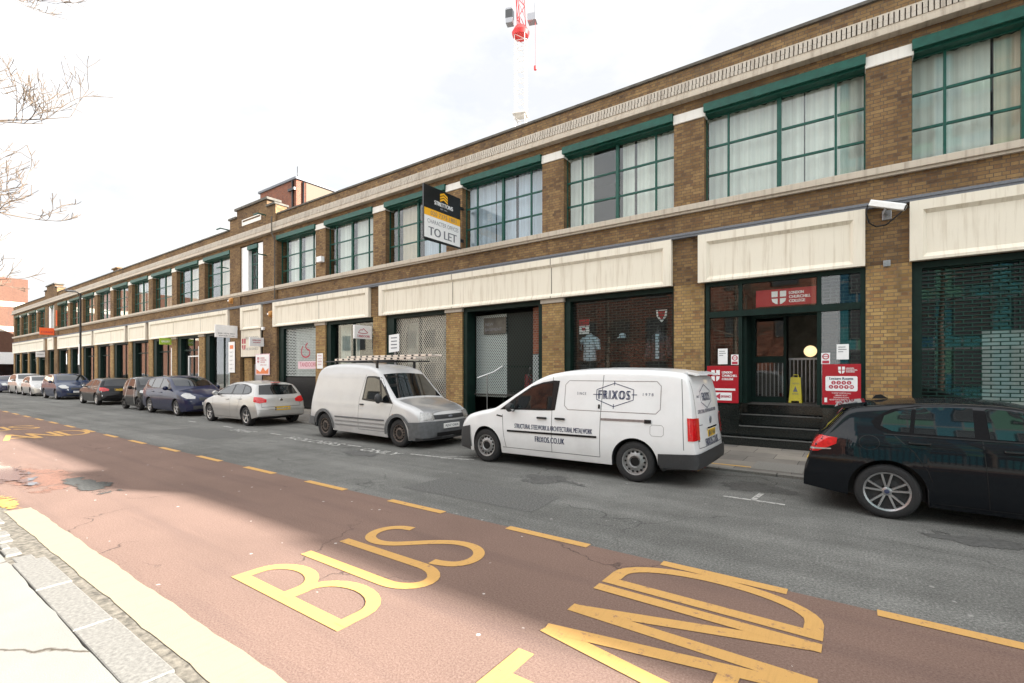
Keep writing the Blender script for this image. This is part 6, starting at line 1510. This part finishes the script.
# ------------------------------------------------------------------ light, sky, camera
SUN = Vector((2.2, 1., .972)).normalized()
el = math.asin(SUN.z); az = math.atan2(SUN.x, SUN.y)
l = bpy.data.lights.new('sun', 'SUN'); l.energy = 4.3; l.angle = R(.6); l.color = (1., .965, .91)
lo = bpy.data.objects.new('sun', l); col.objects.link(lo); lo.rotation_euler = (-SUN).to_track_quat('-Z', 'Y').to_euler()
w = bpy.data.worlds.new('World'); sc.world = w; w.use_nodes = True; nt = w.node_tree; bg = nt.nodes['Background']
sky = nt.nodes.new('ShaderNodeTexSky'); sky.sky_type = 'NISHITA'; sky.sun_disc = False; sky.sun_elevation = el; sky.sun_rotation = az; sky.dust_density = 2.5; sky.air_density = 1.0
tc = nt.nodes.new('ShaderNodeTexCoord'); mp = nt.nodes.new('ShaderNodeMapping'); mp.inputs['Scale'].default_value = (1, 1, 2.2)
nz = nt.nodes.new('ShaderNodeTexNoise'); nz.inputs['Scale'].default_value = 2.2; nz.inputs['Detail'].default_value = 7; nz.inputs['Roughness'].default_value = .55
rp = nt.nodes.new('ShaderNodeValToRGB'); rp.color_ramp.elements[0].position = .26; rp.color_ramp.elements[1].position = .5; rp.color_ramp.elements[0].color = (.8, .8, .8, 1)
mx = nt.nodes.new('ShaderNodeMix'); mx.data_type = 'RGBA'
# sky brightness added behind the camera to light the facade, dimmer veil elsewhere
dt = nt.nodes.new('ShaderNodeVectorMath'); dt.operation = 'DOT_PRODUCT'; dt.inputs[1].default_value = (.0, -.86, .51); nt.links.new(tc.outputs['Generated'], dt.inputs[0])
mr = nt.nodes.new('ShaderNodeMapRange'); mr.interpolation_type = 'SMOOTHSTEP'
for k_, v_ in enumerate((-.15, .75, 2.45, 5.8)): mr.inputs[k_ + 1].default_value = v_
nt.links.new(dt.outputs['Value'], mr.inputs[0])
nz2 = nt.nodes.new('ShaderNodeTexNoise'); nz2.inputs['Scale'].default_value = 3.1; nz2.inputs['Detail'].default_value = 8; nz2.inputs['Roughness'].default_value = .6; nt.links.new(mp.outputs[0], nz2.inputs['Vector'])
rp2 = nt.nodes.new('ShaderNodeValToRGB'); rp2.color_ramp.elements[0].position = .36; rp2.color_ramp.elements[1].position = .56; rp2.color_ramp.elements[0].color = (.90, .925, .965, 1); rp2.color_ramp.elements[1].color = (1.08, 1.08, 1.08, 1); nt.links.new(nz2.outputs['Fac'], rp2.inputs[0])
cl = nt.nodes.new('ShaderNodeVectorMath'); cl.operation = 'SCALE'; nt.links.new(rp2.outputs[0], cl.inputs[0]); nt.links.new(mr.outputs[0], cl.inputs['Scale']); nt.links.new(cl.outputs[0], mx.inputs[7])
nt.links.new(tc.outputs['Generated'], mp.inputs[0]); nt.links.new(mp.outputs[0], nz.inputs['Vector']); nt.links.new(nz.outputs['Fac'], rp.inputs[0])
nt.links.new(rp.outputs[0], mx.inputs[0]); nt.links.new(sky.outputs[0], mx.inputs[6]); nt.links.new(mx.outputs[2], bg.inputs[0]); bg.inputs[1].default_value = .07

cam = bpy.data.cameras.new('camera'); co = bpy.data.objects.new('camera', cam); col.objects.link(co)
cam.sensor_width = 36; cam.lens = 483.6 / 1024 * 36; cam.clip_end = 2000; cam.clip_start = .05
co.location = (0, 0, 1.75); th = math.atan((512 + 166) / 483.6)
co.rotation_euler = (math.pi / 2, 0, math.pi / 2 - th)
cam.shift_y = (372 - 341.5) / 1024
sc.camera = co
sc.view_settings.view_transform = 'Standard'; sc.view_settings.look = 'None'; sc.view_settings.exposure = 2.6; sc.view_settings.gamma = 1
sc.cycles.use_denoising = True; sc.cycles.max_bounces = 8; sc.cycles.transparent_max_bounces = 16; sc.cycles.sample_clamp_indirect = 6
sc.render.resolution_x = 1024; sc.render.resolution_y = 683
